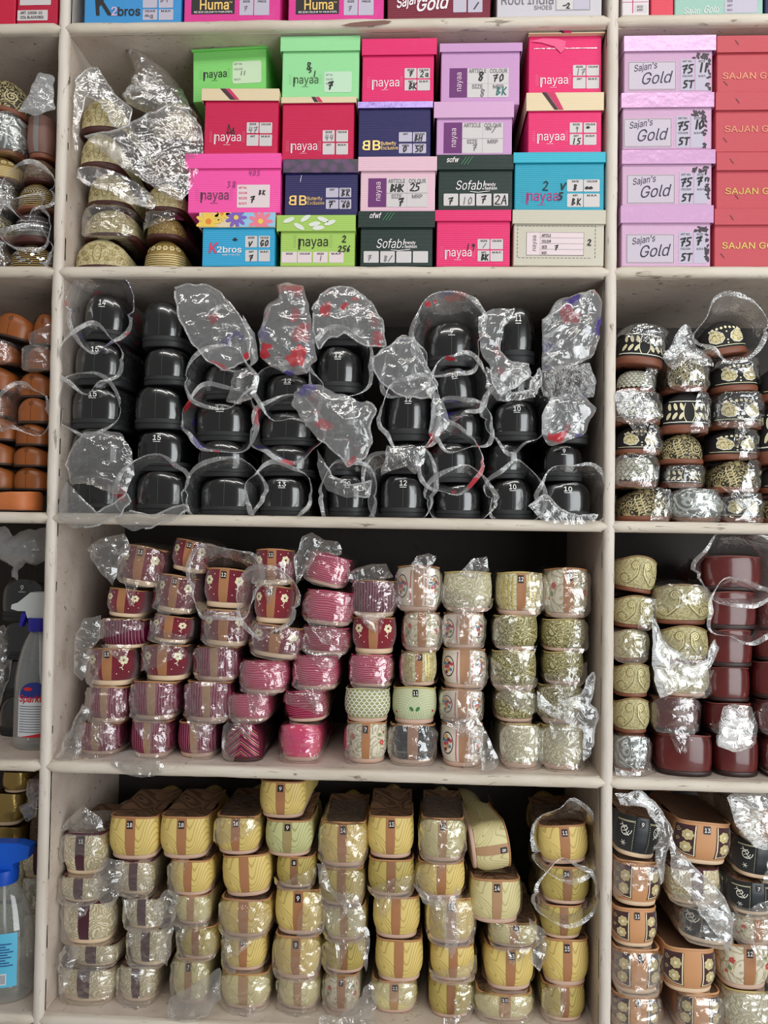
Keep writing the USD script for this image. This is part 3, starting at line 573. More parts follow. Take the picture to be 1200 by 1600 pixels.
style('goldband', 'embroidered_shoe', 'gold shoe with banded embroidery', 'shoe', 'peak', .12, .10, plain('gold_cloth', (150, 124, 66), .45, .3), plain('maroon_leather_sole', (72, 34, 30), .5), brownI, emb='gold_bands', insole_v=.5)
style('studs', 'embroidered_shoe', 'black and gold studded shoe', 'shoe', 'peak', .12, .10, stripes('gold_band_cloth', (54, 40, 24), (196, 164, 92), 'z', 1300, 0, .7), brownS, brownI, emb='studs', insole_v=.5)
style('silverrows', 'embroidered_shoe', 'silver shoe with crystal rows', 'shoe', 'peak', .2, .10, plain('grey_metal_cloth', (108, 106, 102), .35, .5), plain('maroon_leather_sole', (72, 34, 30), .5), brownI, emb='silver_rows', insole_v=.5)
style('jewels', 'embroidered_shoe', 'gold shoe with jewels', 'shoe', 'peak', .12, .10, stripes('gold_band_cloth', (54, 40, 24), (196, 164, 92), 'z', 1300, 0, .7), brownS, brownI, emb='jewels', insole_v=.5)
style('brownplain', 'embroidered_shoe', 'dark brown peaked shoe', 'shoe', 'peak', .14, .10, contour('brown_cloth', (92, 70, 52), (130, 104, 76), 110, 26, .2, .9), plain('maroon_leather_sole', (72, 34, 30), .5), brownI, insole_v=.5)
style('mauve', 'embroidered_shoe', 'mauve brown shoe with grey strip', 'shoe', 'mule', .12, .08, plain('mauve_leather', (128, 92, 82), .5), brownS, brownI, strip=plain('grey_strip', (128, 124, 122), .5), stripw=.014, insole_v=.5)
style('goldsatin', 'satin_shoe', 'shiny gold satin shoe', 'shoe', 'mule', .12, .08, plain('gold_satin', (176, 148, 84), .25, .55, bump=(90, .5, .002)), creamS, brownI, insole_v=.6)
style('goldflowers', 'velvet_shoe', 'maroon velvet shoe with gold flowers', 'shoe', 'mule', .11, .05, plain('peach_tan_leather', (206, 150, 104), .5, bump=(400, .2, .0006)), creamS, brownI, emb='gold_flowers', binding=plain('peach_binding', (212, 160, 116), .5), labelink=False, b=.36, insole_v=.96)
style('whiteleaf', 'velvet_shoe', 'black velvet shoe with white leaves', 'shoe', 'mule', .12, .05, plain('black_velvet', (20, 22, 24), .8, sheen=.3), creamS, ringI, strip=plain('black_leather_strip', (34, 40, 46), .3), stripw=.02, emb='white_leaf', labelink=False, b=.36, insole_v=.96)

WHITE_INK = plain('white_print', (240, 240, 238), .5)
TAGM = plain('black_size_sticker', (40, 28, 28), .5)
SHOES = {}
def heel_of(st):
    return Heel(st['shape'], st['sole'], st['arch'], st['b'])

def build_shoe(path, key, num):
    st = STYLES[key]; h = heel_of(st)
    part(path, 'upper', h.upper(), st['upper'], smooth=60)
    part(path, 'sole', h.sole(groove=st['groove']), st['solem'], smooth=40)
    part(path, 'insole', h.insole(st['insole_v']), st['insolem'])
    if st['binding']: part(path, 'topline_binding', h.rim(.0016), st['binding'], smooth=True)
    def lay(name, geom, m, off, parent=path, edge=.006, label=None):
        gs = [g for g in getattr(geom, 'geoms', [geom]) if g.area > 1e-8]
        if 1 < len(gs) <= 4 and max(g.area for g in gs) > 3e-5:
            for g in gs: lay(name, g, m, off, parent, edge, label)
            return
        v, f = tri2d(geom, edge)
        if len(gs) > 1:
            return part(parent, name, (h.on(v, off), f), m, smooth=True, label=label, kind='stuff')
        if len(v): return part(parent, name, (h.on(v, off), f), m, smooth=True, label=label)
    lift = 0.0004
    if st['strip']:
        w = st['stripw'] / 2
        lay('heel_strip', Polygon([(-w * .92, .0004), (w * .92, .0004), (w, h.H - .0006), (-w, h.H - .0006)]), st['strip'], .0006)
        lift = .001
    if st['seam']:
        lay('seam', sbox(-.00035, .001, .00035, h.H * (.6 if num else .92)), st['seam'], .0004)
    if st['emb']:
        sc = h.H / 0.053
        for n_, g, m_, off in design(st['emb']):
            g = affinity.scale(g, 1, sc, origin=(0, 0))
            if g.bounds[3] > h.H: g = g.intersection(sbox(-1, 0, 1, h.H * .985))
            lay(n_, g, m_, off * mm * .7, edge=.008)
    if num:
        if st['labelink'] is True:                                # printed white number with an underline
            t, f = text2d(num, .0075, True); t = t - [np.ptp(t[:, 0]) / 2 + t[:, 0].min(), 0] + [0, h.H * st['tagv']]
            part(path, 'size_number', (h.on(t, .0005), f), WHITE_INK)
            lay('size_underline', sbox(-.0052, h.H * st['tagv'] - .0028, .0052, h.H * st['tagv'] - .0018), WHITE_INK, .0005)
        elif st['labelink'] is False:                             # small black sticker with a white number
            z = h.H * st['tagv']; ox = rng.uniform(-.002, .002)
            lb = lay('size_sticker', sbox(ox - .0042, z - .0056, ox + .0042, z + .0056), TAGM, .0016)
            t, f = text2d(num, .006, True); t = t - [np.ptp(t[:, 0]) / 2 + t[:, 0].min(), .003] + [ox, z]
            if np.ptp(t[:, 0]) > .0074: t = (t - [ox, z]) * [.0074 / np.ptp(t[:, 0]), 1] + [ox, z]
            part(lb, 'size_number', (h.on(t, .0021), f), WHITE_INK)

ORD = ['first', 'second', 'third', 'fourth', 'fifth', 'sixth', 'seventh', 'eighth', 'ninth', 'tenth']
def place_shoe(key, num, m, label, group):
    st = STYLES[key]; k = (key, num)
    p = numbered('/World/' + st['name'])
    x = UsdGeom.Xform.Define(stage, p)
    if k in SHOES:
        x.GetPrim().GetReferences().AddInternalReference(SHOES[k]); x.GetPrim().SetInstanceable(True)
        x.MakeMatrixXform().Set(gfm(m))
    else:
        x.AddTransformOp().Set(gfm(m)); build_shoe(p, key, num); SHOES[k] = p
    tag(x.GetPrim(), label, 'shoe', group)
    return p

# ------------------------------------------------------------------ bags
def crinkle(v, wave, seed):
    """creased-foil relief from ridged noise, about -0.5 to 0.5"""
    q = v / wave + seed * 17.3
    a = np.abs(meshkit.noise(q, seed) - .5) * 2; b = np.abs(meshkit.noise(q * 2.1 + 5, seed + 3) - .5) * 2
    return (a * .65 + b * .35) - .42

def bag_around(w, h, b, code, seed):
    """film around one shoe in its own frame (heel back at y = 0, sole at z = 0). Returns film mesh, hem mesh or None"""
    r = random.Random(seed); a = w / 2; nph = 64 if not ('O' in code or 'P' in code) else 48
    ph = np.linspace(0, 2 * np.pi, nph, endpoint=False); e = 2 / 4.2
    c, s = np.cos(ph), np.sin(ph); ux = np.sign(c) * np.abs(c) ** e; uz = np.sign(s) * np.abs(s) ** e
    A, B = a + .0028, h / 2 + .0012; bb = b * w
    heel = lambda x: bb * (1 - np.clip(1 - np.abs(np.clip(x / (a + .0035), -1, 1)) ** 2.4, 0, 1) ** (1 / 2.4))
    open_ = 'O' in code or 'P' in code
    rows = []
    for t in np.linspace(0, 1, 5):                                # sleeve from behind to the heel's widest
        rows.append(np.stack([A * ux * (1 + .01 * t), np.full(nph, .105 + (bb - .105) * t), h / 2 + B * uz], -1))
    hem = None
    if open_:
        hood, droop, fl = (r.uniform(.004, .016) if 'H' not in code else r.uniform(.022, .034)), r.uniform(.004, .012), r.uniform(.003, .008)
        side = r.uniform(-.006, .006); lobes = [(r.uniform(0, 6.28), r.uniform(.001, .0032)) for _ in range(5)]
        wob = sum(am * np.sin((i + 2) * ph + p0) for i, (p0, am) in enumerate(lobes))
        ext = r.uniform(.008, .018)
        nr = 7
        pe = 2 / r.uniform(1.45, 2.6); vx, vz = np.sign(c) * np.abs(c) ** pe, np.sign(s) * np.abs(s) ** pe
        for t in np.linspace(0, 1, nr)[1:]:
            out = (fl + np.where(uz > 0, hood, droop) * np.abs(uz) + wob) * t ** 1.5
            y = bb + (-ext - bb) * t + wob * 1.2 * t
            mx, mz = ux * (1 - t) + vx * 1.06 * t, uz * (1 - t) + vz * 1.06 * t
            rows.append(np.stack([A * mx * 1.01 + mx * out * .7 + side * t, y, h / 2 + B * mz + mz * out], -1))
        last, prev = rows[-1], rows[-2]
        d = last - last.mean(0); d /= np.linalg.norm(d, axis=1, keepdims=True)
        w2 = .0012 + .0052 * np.abs(np.sin(ph * 1.5 + r.uniform(0, 6))) ** 2
        h1 = last + d * w2[:, None] + [0, -.002, 0]; h2 = last - d * (w2 * .25)[:, None] + [0, -.0012, 0]
        hv = np.vstack([h2, last + [0, -.0024, 0], h1]); hv += (crinkle(hv, .012, seed % 97) * .0022)[:, None] * [1, .6, 1]
        hem = hv, grid_faces(3, nph, True)
    else:
        puff = r.uniform(.002, .006)
        for t in np.linspace(1, 0, 19)[1:]:
            x, z = A * ux * t * 1.01, h / 2 + B * uz * t
            y = heel(x) - .004 - puff * (1 - t ** 4)
            rows.append(np.stack([x, y, z], -1))
    v = np.vstack(rows); f = grid_faces(len(rows), nph, True)
    n = trimesh.Trimesh(v, f, process=False).vertex_normals
    cn = v - [0, v[:, 1].mean(), h / 2]; n = n * np.sign((n * np.c_[v[:, 0], v[:, 1] - .06, v[:, 2] - h / 2]).sum(1))[:, None]
    amp = .0052 if not open_ else .0024
    d = (crinkle(v, .017 if not open_ else .028, seed % 97) + (.34 if not open_ else .1)) * amp
    front = np.clip((bb + .01 - v[:, 1]) / .03, 0, 1)
    v = v + n * (d * (.35 + .65 * front))[:, None]
    if not open_:                                                  # free edges: cut away where the film does not reach
        cen = v[f].mean(1); X, Z = cen[:, 0] / a, cen[:, 2] / h
        nz = (meshkit.noise(cen / .018 + seed, seed) - .5) * .22
        keep = np.ones(len(f), bool); fr = cen[:, 1] < bb * .98
        if 'L' in code: keep = ~(fr & (Z + nz > .52 + .22 * X * r.choice((-1, 1))))
        if 'U' in code: keep = ~(fr & (Z + nz < .48 + .22 * X * r.choice((-1, 1))))
        if 'R' in code: keep = ~(fr & (X + nz * 1.6 < .12 + .3 * (Z - .5)))
        if 'E' in code: keep = ~(fr & (X + nz * 1.6 > -.12 + .3 * (Z - .5)))
        if 'S' in code: keep = ~fr
        f = f[keep]
        if 'F' in code:                                            # loose mouth of the bag folded down as a crumpled flap
            x0, x1 = sorted((r.uniform(-.95, -.2) * a, r.uniform(.2, .95) * a)); xt = r.uniform(-.5, .5) * a
            dn = r.uniform(.28, .6) * h; gi, gj = 9, 9; g = []
            for i in range(gi):
                t = i / (gi - 1)
                for j in range(gj):
                    q = j / (gj - 1); x = (x0 + (x1 - x0) * q) * (1 - t * .75) + (xt) * t * .75
                    g.append((x, heel(x) * .55 - .0065 - .005 * math.sin(t * 2.4) - .004 * math.sin(q * 9 + seed) * t, h * .16 - t * (h * .16 + dn)))
            g = np.array(g); g += (crinkle(g, .014, seed % 91 + 2) * .0055)[:, None] * [.4, 1, .4]
            v, f = join((v, f), (g, grid_faces(gi, gj)))
    used, inv = np.unique(f, return_inverse=True)
    return (v[used], inv.reshape(-1, 3)), hem

def pillow(px, Y, thick, seed, crink=.004, wave=.022, step=.0045, lean=0.0, flat=False):
    crink *= 1.7; wave *= .85
    """loose bag: outline given in picture points on the plane y = Y, blown up front and back and creased"""
    P = np.array([hit(x, y, Y) for x, y in px])[:, [0, 2]]
    ring = LineString(np.vstack([P, P[:1]])); n = max(int(ring.length / step), 12)
    bd = np.array([ring.interpolate(i / n, normalized=True).coords[0] for i in range(n)])
    bd += (np.stack([meshkit.noise(np.c_[bd / .012, np.full(n, seed + k)], seed) for k in range(2)], -1) - .5) * .005
    poly = Polygon(bd).buffer(0)
    if poly.geom_type != 'Polygon': poly = max(poly.geoms, key=lambda g: g.area)
    x0, z0, x1, z1 = poly.bounds
    rr = np.random.default_rng(seed)
    gx, gz = np.meshgrid(np.arange(x0, x1, step), np.arange(z0, z1, step)); q = np.c_[gx.ravel(), gz.ravel()] + rr.uniform(-.3, .3, (gx.size, 2)) * step
    inn = poly.buffer(-step * .55); q = q[shapely.contains_xy(inn, q[:, 0], q[:, 1])]
    bd = np.array(poly.exterior.coords)[:-1]; pts = np.vstack([bd, q]); tri = Delaunay(pts).simplices
    cen = pts[tri].mean(1); tri = tri[shapely.contains_xy(poly.buffer(1e-6), cen[:, 0], cen[:, 1])]
    d = shapely.distance(shapely.points(pts), poly.exterior); d[:len(bd)] = 0; dm = max(d.max(), 1e-6); k = np.sqrt(np.clip(d / dm, 0, 1) * (2 - np.clip(d / dm, 0, 1)))
    base = np.c_[pts[:, 0], np.full(len(pts), Y) + lean * (pts[:, 1] - pts[:, 1].max()), pts[:, 1]]
    cr = crinkle(base, wave, seed % 89)
    front = base.copy(); front[:, 1] -= thick * k * .75 + cr * crink * (.35 + k)
    front[:, [0, 2]] += np.stack([crinkle(base + .3, wave, seed % 83), crinkle(base + .7, wave, seed % 79)], -1) * crink * .5 * (k > 0)[:, None]
    if flat: return front, tri, bd
    back = base.copy(); back[:, 1] += thick * k * .25 + .0008
    v, f = join((front, tri), (back, tri[:, ::-1]))
    return v, f, bd

def loose_bag(label, px, Y, thick, m, seed, name='plastic_bag', hem=None, **kw):
    v, f, bd = pillow(px, Y, thick, seed, **kw)
    if Y > 0:
        lo, hi, zl, zh = room_at(v[:, 0].mean(), v[:, 2].mean()); k_ = v[:, 1] > -.004
        v[k_, 0] = np.clip(v[k_, 0], lo, hi); v[k_, 2] = np.clip(v[k_, 2], zl, zh)
    t = thing(name, label, 'plastic bag', group='loose plastic bags')
    part(t, 'film', (v, f), m, smooth=14 if m == FILM_CRINKLE else 45)
    if hem:
        pth = v[:len(bd)] + [0, -.001, 0]; i0, i1 = int(hem[0] * len(bd)), int(hem[1] * len(bd))
        part(t, 'hem', tube(pth[i0:i1], .0016, 5), FILM_HEM)
    return t

def room_at(x, z):
    """the pigeonhole round a point: (x low, x high, z low, z high)"""
    lo, hi = next(((a, b) for a, b in bays if x < b + .009), bays[-1])
    zl = max((t for _, t in SH + [(0, .118)] if t < z + .02), default=0); zh = min((b for b, _ in SH + [(ZTOP, 0)] if b > z - .02), default=ZTOP)
    return lo + .0012, hi - .0012, zl + .0003, zh - .0008

BAGNO = [0]
def stacks(shelf_name, group, base_z, Y, columns, start=1, scale_y=1.0):
    """columns: lists of shoes from the top down: (style, number, x0, x1, y_top, y_bottom[, bag code[, roll[, yaw]]]) in picture points"""
    for ci, col in enumerate(columns):
        n = len(col); jit = [rng.uniform(-.004, .006) for _ in col]
        ys = [Y + j for j in jit]
        zb = [hit((s[2] + s[3]) / 2, s[5], ys[i])[2] for i, s in enumerate(col)]
        zb[-1] = base_z + .0004
        for i, s in enumerate(col):
            key, num, x0, x1, yt, yb = s[:6]; code = s[6] if len(s) > 6 else ''; roll = s[7] if len(s) > 7 else 0; yaw = s[8] if len(s) > 8 else rng.uniform(-1.5, 1.5)
            zt = zb[i - 1] - .0008 if i else hit((x0 + x1) / 2, yt, ys[i] + .006)[2]
            xa, xb = hit(x0, (yt + yb) / 2, ys[i] + .014)[0], hit(x1, (yt + yb) / 2, ys[i] + .014)[0]
            lo, hi, zl, zh = room_at((xa + xb) / 2, zb[i] + .03); zt = min(zt, zh)
            xa, xb = max(xa, lo + .001), min(xb, hi - .001)
            if xa - lo < .012 or hi - xb < .012: yaw = yaw if len(s) > 8 else 0.0
            w = xb - xa; h = max(zt - zb[i], .03); xc = (xa + xb) / 2
            if abs(roll) < 40: h -= .5 * w * abs(math.sin(math.radians(roll))); z = zb[i] + .44 * w * abs(math.sin(math.radians(roll)))
            else: h, w = w, h; z = zb[i] + h * 0 + w * .5; 
            sc = (w / NW, scale_y, h / NH)
            m = xform((xc, ys[i], z), yaw, roll, 0, sc)
            if abs(roll) >= 40:
                m = xform((xc - math.copysign(h * .5, roll), ys[i], z), yaw, roll, 0, sc)
            pos = 'topmost' if i == 0 else 'lowest' if i == n - 1 else ORD[i] + ' down'
            st = STYLES[key]; where = f'{pos}, {ORD[ci + start - 1]} stack from left, {shelf_name}'
            word = {True: 'stamped', False: 'tagged'}.get(st['labelink'])
            lab = st['desc'] + (f' {word} {num}' if num and word and len(st['desc'].split()) < 5 else '') + ', ' + where
            place_shoe(key, num, m, lab, group)
            if code:
                BAGNO[0] += 1
                film_, hem = bag_around(w, h, st['b'], code, 1000 + BAGNO[0] * 7)
                for mesh_ in (film_, hem):
                    if mesh_:
                        mesh_[0][:, 0] = np.clip(mesh_[0][:, 0], lo - xc, hi - xc); mesh_[0][:, 2] = np.clip(mesh_[0][:, 2], zl - z if i == n - 1 else -1, zh - z)
                printed = 'P' in code; opn = printed or 'O' in code
                look = 'printed open' if printed else 'open clear' if opn else 'crinkled clear'
                tb = thing('plastic_bag', f'{look} plastic bag on shoe, ' + where, 'plastic bag', xform((xc, ys[i], z) if abs(roll) < 40 else (xc - math.copysign(h * .5, roll), ys[i], z), yaw, roll), 'plastic bags around shoes')
                part(tb, 'film', film_, FILM_PRINT if printed else FILM_SMOOTH if opn else FILM_CRINKLE, smooth=50 if opn else 14)
                if hem: part(tb, 'hem', hem, FILM_HEM_PRINT if printed else FILM_HEM, smooth=40)

# ------------------------------------------------------------------ black shoes, second row
ROW2 = [
 [('black', '14', 127, 196, 459, 531, 'PH', 3), ('black', '15', 114, 192, 528, 600, 'O'), ('black', '15', 106, 190, 604, 669, 'O'), ('black', '', 108, 192, 672, 737), ('black', '15', 104, 188, 740, 801)],
 [('black', '', 219, 287, 471, 540), ('black', '', 222, 293, 541, 600), ('black', '', 208, 287, 601, 669), ('black', '15', 209, 289, 671, 736), ('black', '', 210, 292, 739, 801, 'P')],
 [('black', '14', 320, 388, 496, 569), ('black', '', 316, 391, 573, 622, 'O'), ('black', '14', 305, 388, 625, 688, 'P'), ('black', '', 304, 386, 692, 744), ('black', '', 311, 396, 744, 801, 'O')],
 [('black', '', 416, 486, 500, 583), ('black', '12', 414, 488, 583, 640, 'O'), ('black', '', 407, 492, 641, 695, 'P'), ('black', '', 403, 488, 698, 743), ('black', '13', 404, 481, 744, 804, 'O')],
 [('black', '11', 497, 577, 472, 539), ('black', '12', 494, 564, 543, 612, 'O'), ('black', '', 492, 570, 614, 678), ('black', '', 500, 560, 680, 742), ('black', '10', 513, 574, 742, 806, 'O')],
 [('black', '12', 610, 659, 552, 607, 'P', 5), ('black', '12', 603, 672, 625, 688, 'O'), ('black', '', 604, 668, 690, 740), ('black', '12', 594, 666, 739, 806, 'OH')],
 [('black', '9', 668, 742, 505, 571, 'PH'), ('black', '10', 684, 748, 583, 640, 'P', -8), ('black', '', 690, 753, 640, 692, 'O'), ('black', '', 670, 742, 697, 753, 'P'), ('black', '', 682, 753, 756, 806, 'O')],
 [('black', '11', 778, 838, 481, 566), ('black', '', 770, 838, 570, 626), ('black', '10', 771, 841, 628, 688, 'OH'), ('black', '', 762, 822, 690, 747), ('black', '10', 766, 833, 754, 804, 'O')],
 [('black', '', 856, 926, 498, 572), ('black', '', 850, 926, 574, 622), ('black', '10', 851, 921, 630, 692), ('black', '9', 846, 912, 692, 751), ('black', '10', 845, 925, 752, 804, 'O')],
]
stacks('black shoe shelf', 'black leather shoes on the second shelf', SHELF[2], .020, ROW2)

# ------------------------------------------------------------------ maroon, pink and cream shoes, third row
ROW3 = [
 [('velvet', '13', 182, 250, 852, 920, 'WF', 9), ('velvet', '', 163, 221, 920, 967, '', 5), ('darkribbed', '', 156, 228, 961, 1014, 'UF'), ('velvet', '13', 136, 208, 1016, 1073, 'E'), ('ribbed', '', 136, 199, 1075, 1131, 'WF'), ('ribbed', '', 119, 188, 1133, 1186, 'WF')],
 [('velvet', '12', 263, 322, 843, 898, 'R', 10), ('velvet', '13', 240, 301, 899, 962, 'WF', 8), ('velvet', '', 234, 295, 960, 1008, 'LF', 6), ('velvet', '', 222, 293, 1007, 1065, 'U'), ('ribbed', '', 204, 277, 1067, 1127, 'WF'), ('ribbed', '', 202, 266, 1131, 1187, 'R')],
 [('velvet', '12', 316, 385, 888, 952, 'OH', 3), ('velvet', '10', 315, 386, 955, 1012, 'W', 3), ('ribbed', '', 303, 372, 1015, 1065, 'W'), ('ribbed', '', 289, 362, 1068, 1130, 'WF'), ('ribbed', '', 275, 338, 1134, 1186, 'R')],
 [('velvet', '11', 396, 458, 858, 915, 'LF'), ('redvelvet', '13', 394, 454, 916, 976, 'OH', 3), ('velvet', '9', 388, 469, 982, 1033, 'W', 7), ('pink', '', 375, 449, 1033, 1085, 'WF'), ('pink', '', 359, 422, 1085, 1129, 'WF'), ('chevron', '', 350, 409, 1131, 1187, 'E')],
 [('pink', '', 471, 539, 864, 922, 'W', 14), ('pink', '', 472, 549, 923, 980, 'WF', 5), ('darkpink', '', 470, 544, 980, 1025, 'WF', 3), ('pink', '', 458, 529, 1025, 1079, 'WF'), ('darkpink', '', 446, 513, 1081, 1131, 'U', -3), ('satin', '', 437, 502, 1132, 1186, 'W')],
 [('darkribbed', '', 550, 618, 907, 965, 'WF'), ('redvelvet', '', 550, 618, 965, 1023), ('pink', '', 547, 614, 1023, 1075, 'W'), ('scallop', '', 538, 610, 1075, 1130), ('creamstrip', '7', 540, 605, 1131, 1192, 'E')],
 [('medallion', '', 619, 688, 884, 956, 'W'), ('floral', '', 630, 688, 960, 1019, 'W'), ('goldline', '7', 626, 683, 1020, 1073, 'E'), ('arcs', '11', 613, 683, 1074, 1133), ('navy', '', 608, 682, 1133, 1194, 'W')],
 [('palebrocade', '', 692, 769, 893, 957, 'LF'), ('medallion', '', 692, 757, 959, 1014, 'W'), ('medallion', '', 691, 760, 1017, 1077, 'R'), ('medallion', '', 689, 755, 1080, 1131, 'WF'), ('medallion', '', 690, 757, 1131, 1198, 'R')],
 [('goldline', '12', 776, 850, 894, 962, 'R'), ('brocade', '', 771, 841, 962, 1017, 'EF'), ('brocade', '', 768, 839, 1019, 1079, 'LF'), ('brocade', '', 775, 838, 1079, 1130, 'U'), ('palebrocade', '', 783, 847, 1129, 1193, 'W')],
 [('floral', '13', 851, 921, 888, 967, 'W'), ('brocade', '', 849, 917, 966, 1019, 'RF'), ('brocade', '', 851, 914, 1019, 1071, 'LF'), ('brocade', '', 842, 911, 1071, 1132, 'WF'), ('palebrocade', '', 845, 913, 1132, 1194, 'W')],
]
stacks('maroon shoe shelf', 'embroidered shoes on the third shelf', SHELF[3], .030, ROW3)

# ------------------------------------------------------------------ yellow shoes, fourth row
ROW4 = [
 [('maroonstrip', '13', 82, 163, 1302, 1369, 'U'), ('maroonstrip', '', 86, 161, 1369, 1412, 'WF'), ('maroonstrip', '', 97, 175, 1414, 1478, 'E'), ('maroonstrip', '', 109, 185, 1480, 1512, 'WF'), ('maroonstrip', '', 92, 179, 1513, 1578, 'W')],
 [('yellow', '18', 169, 247, 1276, 1346), ('maroonstrip', '', 183, 242, 1345, 1400, 'WF'), ('maroonstrip', '', 195, 256, 1403, 1454, 'WF'), ('maroonstrip', '', 200, 263, 1454, 1512, 'WF'), ('maroonstrip', '', 186, 247, 1518, 1577, 'WF')],
 [('yellow', '18', 249, 326, 1276, 1345, ''), ('yellow', '', 264, 330, 1344, 1402, 'E'), ('pale', '', 272, 330, 1404, 1447, 'WF'), ('olive', '', 279, 339, 1446, 1502, 'W'), ('pale', '7', 269, 326, 1506, 1572, 'WF')],
 [('yellow', '10', 336, 406, 1275, 1338, 'U'), ('yellow', '', 349, 425, 1334, 1406, '', -4), ('yellow', '', 343, 423, 1400, 1467, 'WF'), ('yellow', '24', 349, 416, 1463, 1520, 'E'), ('pale', '', 344, 421, 1521, 1592, 'WF')],
 [('yellow', '9', 404, 477, 1221, 1281, '', 0), ('palegreen', '9', 414, 488, 1281, 1341), ('olive', '8', 431, 492, 1341, 1390, 'L'), ('yellow', '9', 429, 506, 1391, 1464, 'R'), ('yellow', '9', 428, 500, 1463, 1533, 'W'), ('pale', '', 434, 499, 1530, 1593, 'WF')],
 [('yellow', '14', 499, 573, 1284, 1357, 'W'), ('olive', '', 500, 569, 1352, 1418, 'WF'), ('pale', '', 506, 571, 1416, 1472, 'WF'), ('olive', '', 506, 571, 1467, 1524, 'E'), ('floral', '7', 506, 562, 1526, 1592, 'W')],
 [('yellow', '13', 574, 647, 1275, 1344, ''), ('olive', '', 575, 648, 1343, 1403, 'LF'), ('yellow', '', 582, 656, 1401, 1470, ''), ('yellow', '', 586, 661, 1469, 1538, ''), ('pale', '11', 580, 652, 1538, 1602, 'U')],
 [('pale', '12', 656, 726, 1278, 1349, 'W'), ('yellow', '', 652, 727, 1347, 1406, 'EF'), ('yellow', '15', 667, 742, 1412, 1478, 'W'), ('yellow', '', 673, 742, 1476, 1536, 'L'), ('olive', '', 670, 738, 1535, 1602, 'RF')],
 [('pale', '14', 736, 815, 1374, 1446, 'S'), ('pale', '8', 764, 841, 1440, 1483, 'WF'), ('yellow', '13', 758, 835, 1482, 1551, 'S'), ('pale', '15', 742, 833, 1552, 1602, 'W')],
 [('yellow', '11', 844, 922, 1289, 1355, 'OH', -4), ('olive', '24', 847, 922, 1352, 1416, 'O'), ('olive', '', 846, 912, 1414, 1470, 'S'), ('yellow', '15', 848, 921, 1472, 1544), ('olive', '', 846, 915, 1544, 1602, 'E')],
]
stacks('yellow shoe shelf', 'yellow and cream shoes on the lowest shelf', SHELF[4], .034, ROW4)
zt = hit(775, 1376, .04)[2]
_m = xform((hit(738, 1305, .05)[0], .044, zt + .040), 4, 82, 0, (.078 / NW, 1, .060 / NH))
place_shoe('pale', '8', _m, 'yellow moire shoe lying on its side above the ninth stack, yellow shoe shelf', 'yellow and cream shoes on the lowest shelf')

# ------------------------------------------------------------------ right-hand pigeonholes
stacks('paisley shoe shelf', 'paisley shoes in the second shelf of the next bay', SHELF[2], .020, [
 [('boldleaf', '', 966, 1036, 509, 572, 'U', 6), ('lattice', '', 965, 1023, 571, 613, 'R'), ('boldleaf', '', 962, 1033, 613, 662, 'WF'), ('paisley', '', 965, 1033, 661, 710, 'R'), ('lattice', '', 962, 1027, 711, 762, 'W'), ('leafscroll', '', 971, 1049, 763, 811, 'R')],
 [('leafscroll', '', 1043, 1106, 548, 612, 'W'), ('boldleaf', '', 1037, 1108, 617, 676, 'R'), ('leafscroll', '', 1034, 1100, 677, 724, ''), ('boldleaf', '', 1037, 1098, 724, 762, 'W'), ('silver', '', 1049, 1128, 758, 812, 'W')],
 [('paisley', '', 1101, 1169, 499, 556, 'OH', -8), ('paisley', '', 1118, 1187, 562, 612, 'U', -3), ('paisley', '', 1116, 1192, 611, 669, 'WF'), ('paisley', '', 1108, 1185, 671, 718, 'R'), ('leafscroll', '', 1113, 1187, 718, 769, 'RF'), ('paisley', '', 1128, 1191, 768, 813, 'W')],
 [('paisley', '', 1193, 1262, 568, 624), ('boldleaf', '', 1190, 1262, 676, 724), ('paisley', '', 1194, 1262, 724, 770), ('leafscroll', '', 1196, 1264, 770, 813)],
])
stacks('oxblood shoe shelf', 'shoes in the third shelf of the next bay', SHELF[3], .018, [
 [('scroll', '', 962, 1024, 868, 930, '', 8, 0), ('scroll', '', 960, 1022, 926, 984, 'R', 3), ('scroll', '', 957, 1010, 983, 1035, 'W'), ('scroll', '', 961, 1018, 1035, 1091, ''), ('scroll', '', 960, 1017, 1091, 1148, ''), ('silver', '', 961, 1014, 1148, 1200, 'W')],
 [('scroll', '', 1020, 1109, 913, 977, 'U', 0, -5), ('scroll', '', 1031, 1108, 983, 1039, 'LF', 0, -3), ('palebrocade', '', 1029, 1110, 1039, 1090, 'R', 0, -3), ('oxblood', '', 1019, 1090, 1090, 1146, 'WF', 0, -3), ('oxblood', '', 1026, 1112, 1148, 1210, '', 0, -5)],
 [('oxblood', '', 1103, 1190, 869, 924, 'OH', 0, -3), ('oxblood', '', 1108, 1184, 924, 984, 'O'), ('oxblood', '', 1110, 1178, 985, 1043), ('oxblood', '', 1108, 1173, 1043, 1098), ('oxblood', '', 1108, 1177, 1098, 1149, 'L'), ('oxblood', '', 1119, 1187, 1149, 1206)],
 [('oxblood', '', 1188, 1258, 942, 985), ('oxblood', '', 1184, 1254, 988, 1034), ('oxblood', '', 1180, 1252, 1040, 1094), ('oxblood', '', 1184, 1254, 1098, 1150, 'W'), ('oxblood', '', 1196, 1262, 1150, 1206, 'W')],
])
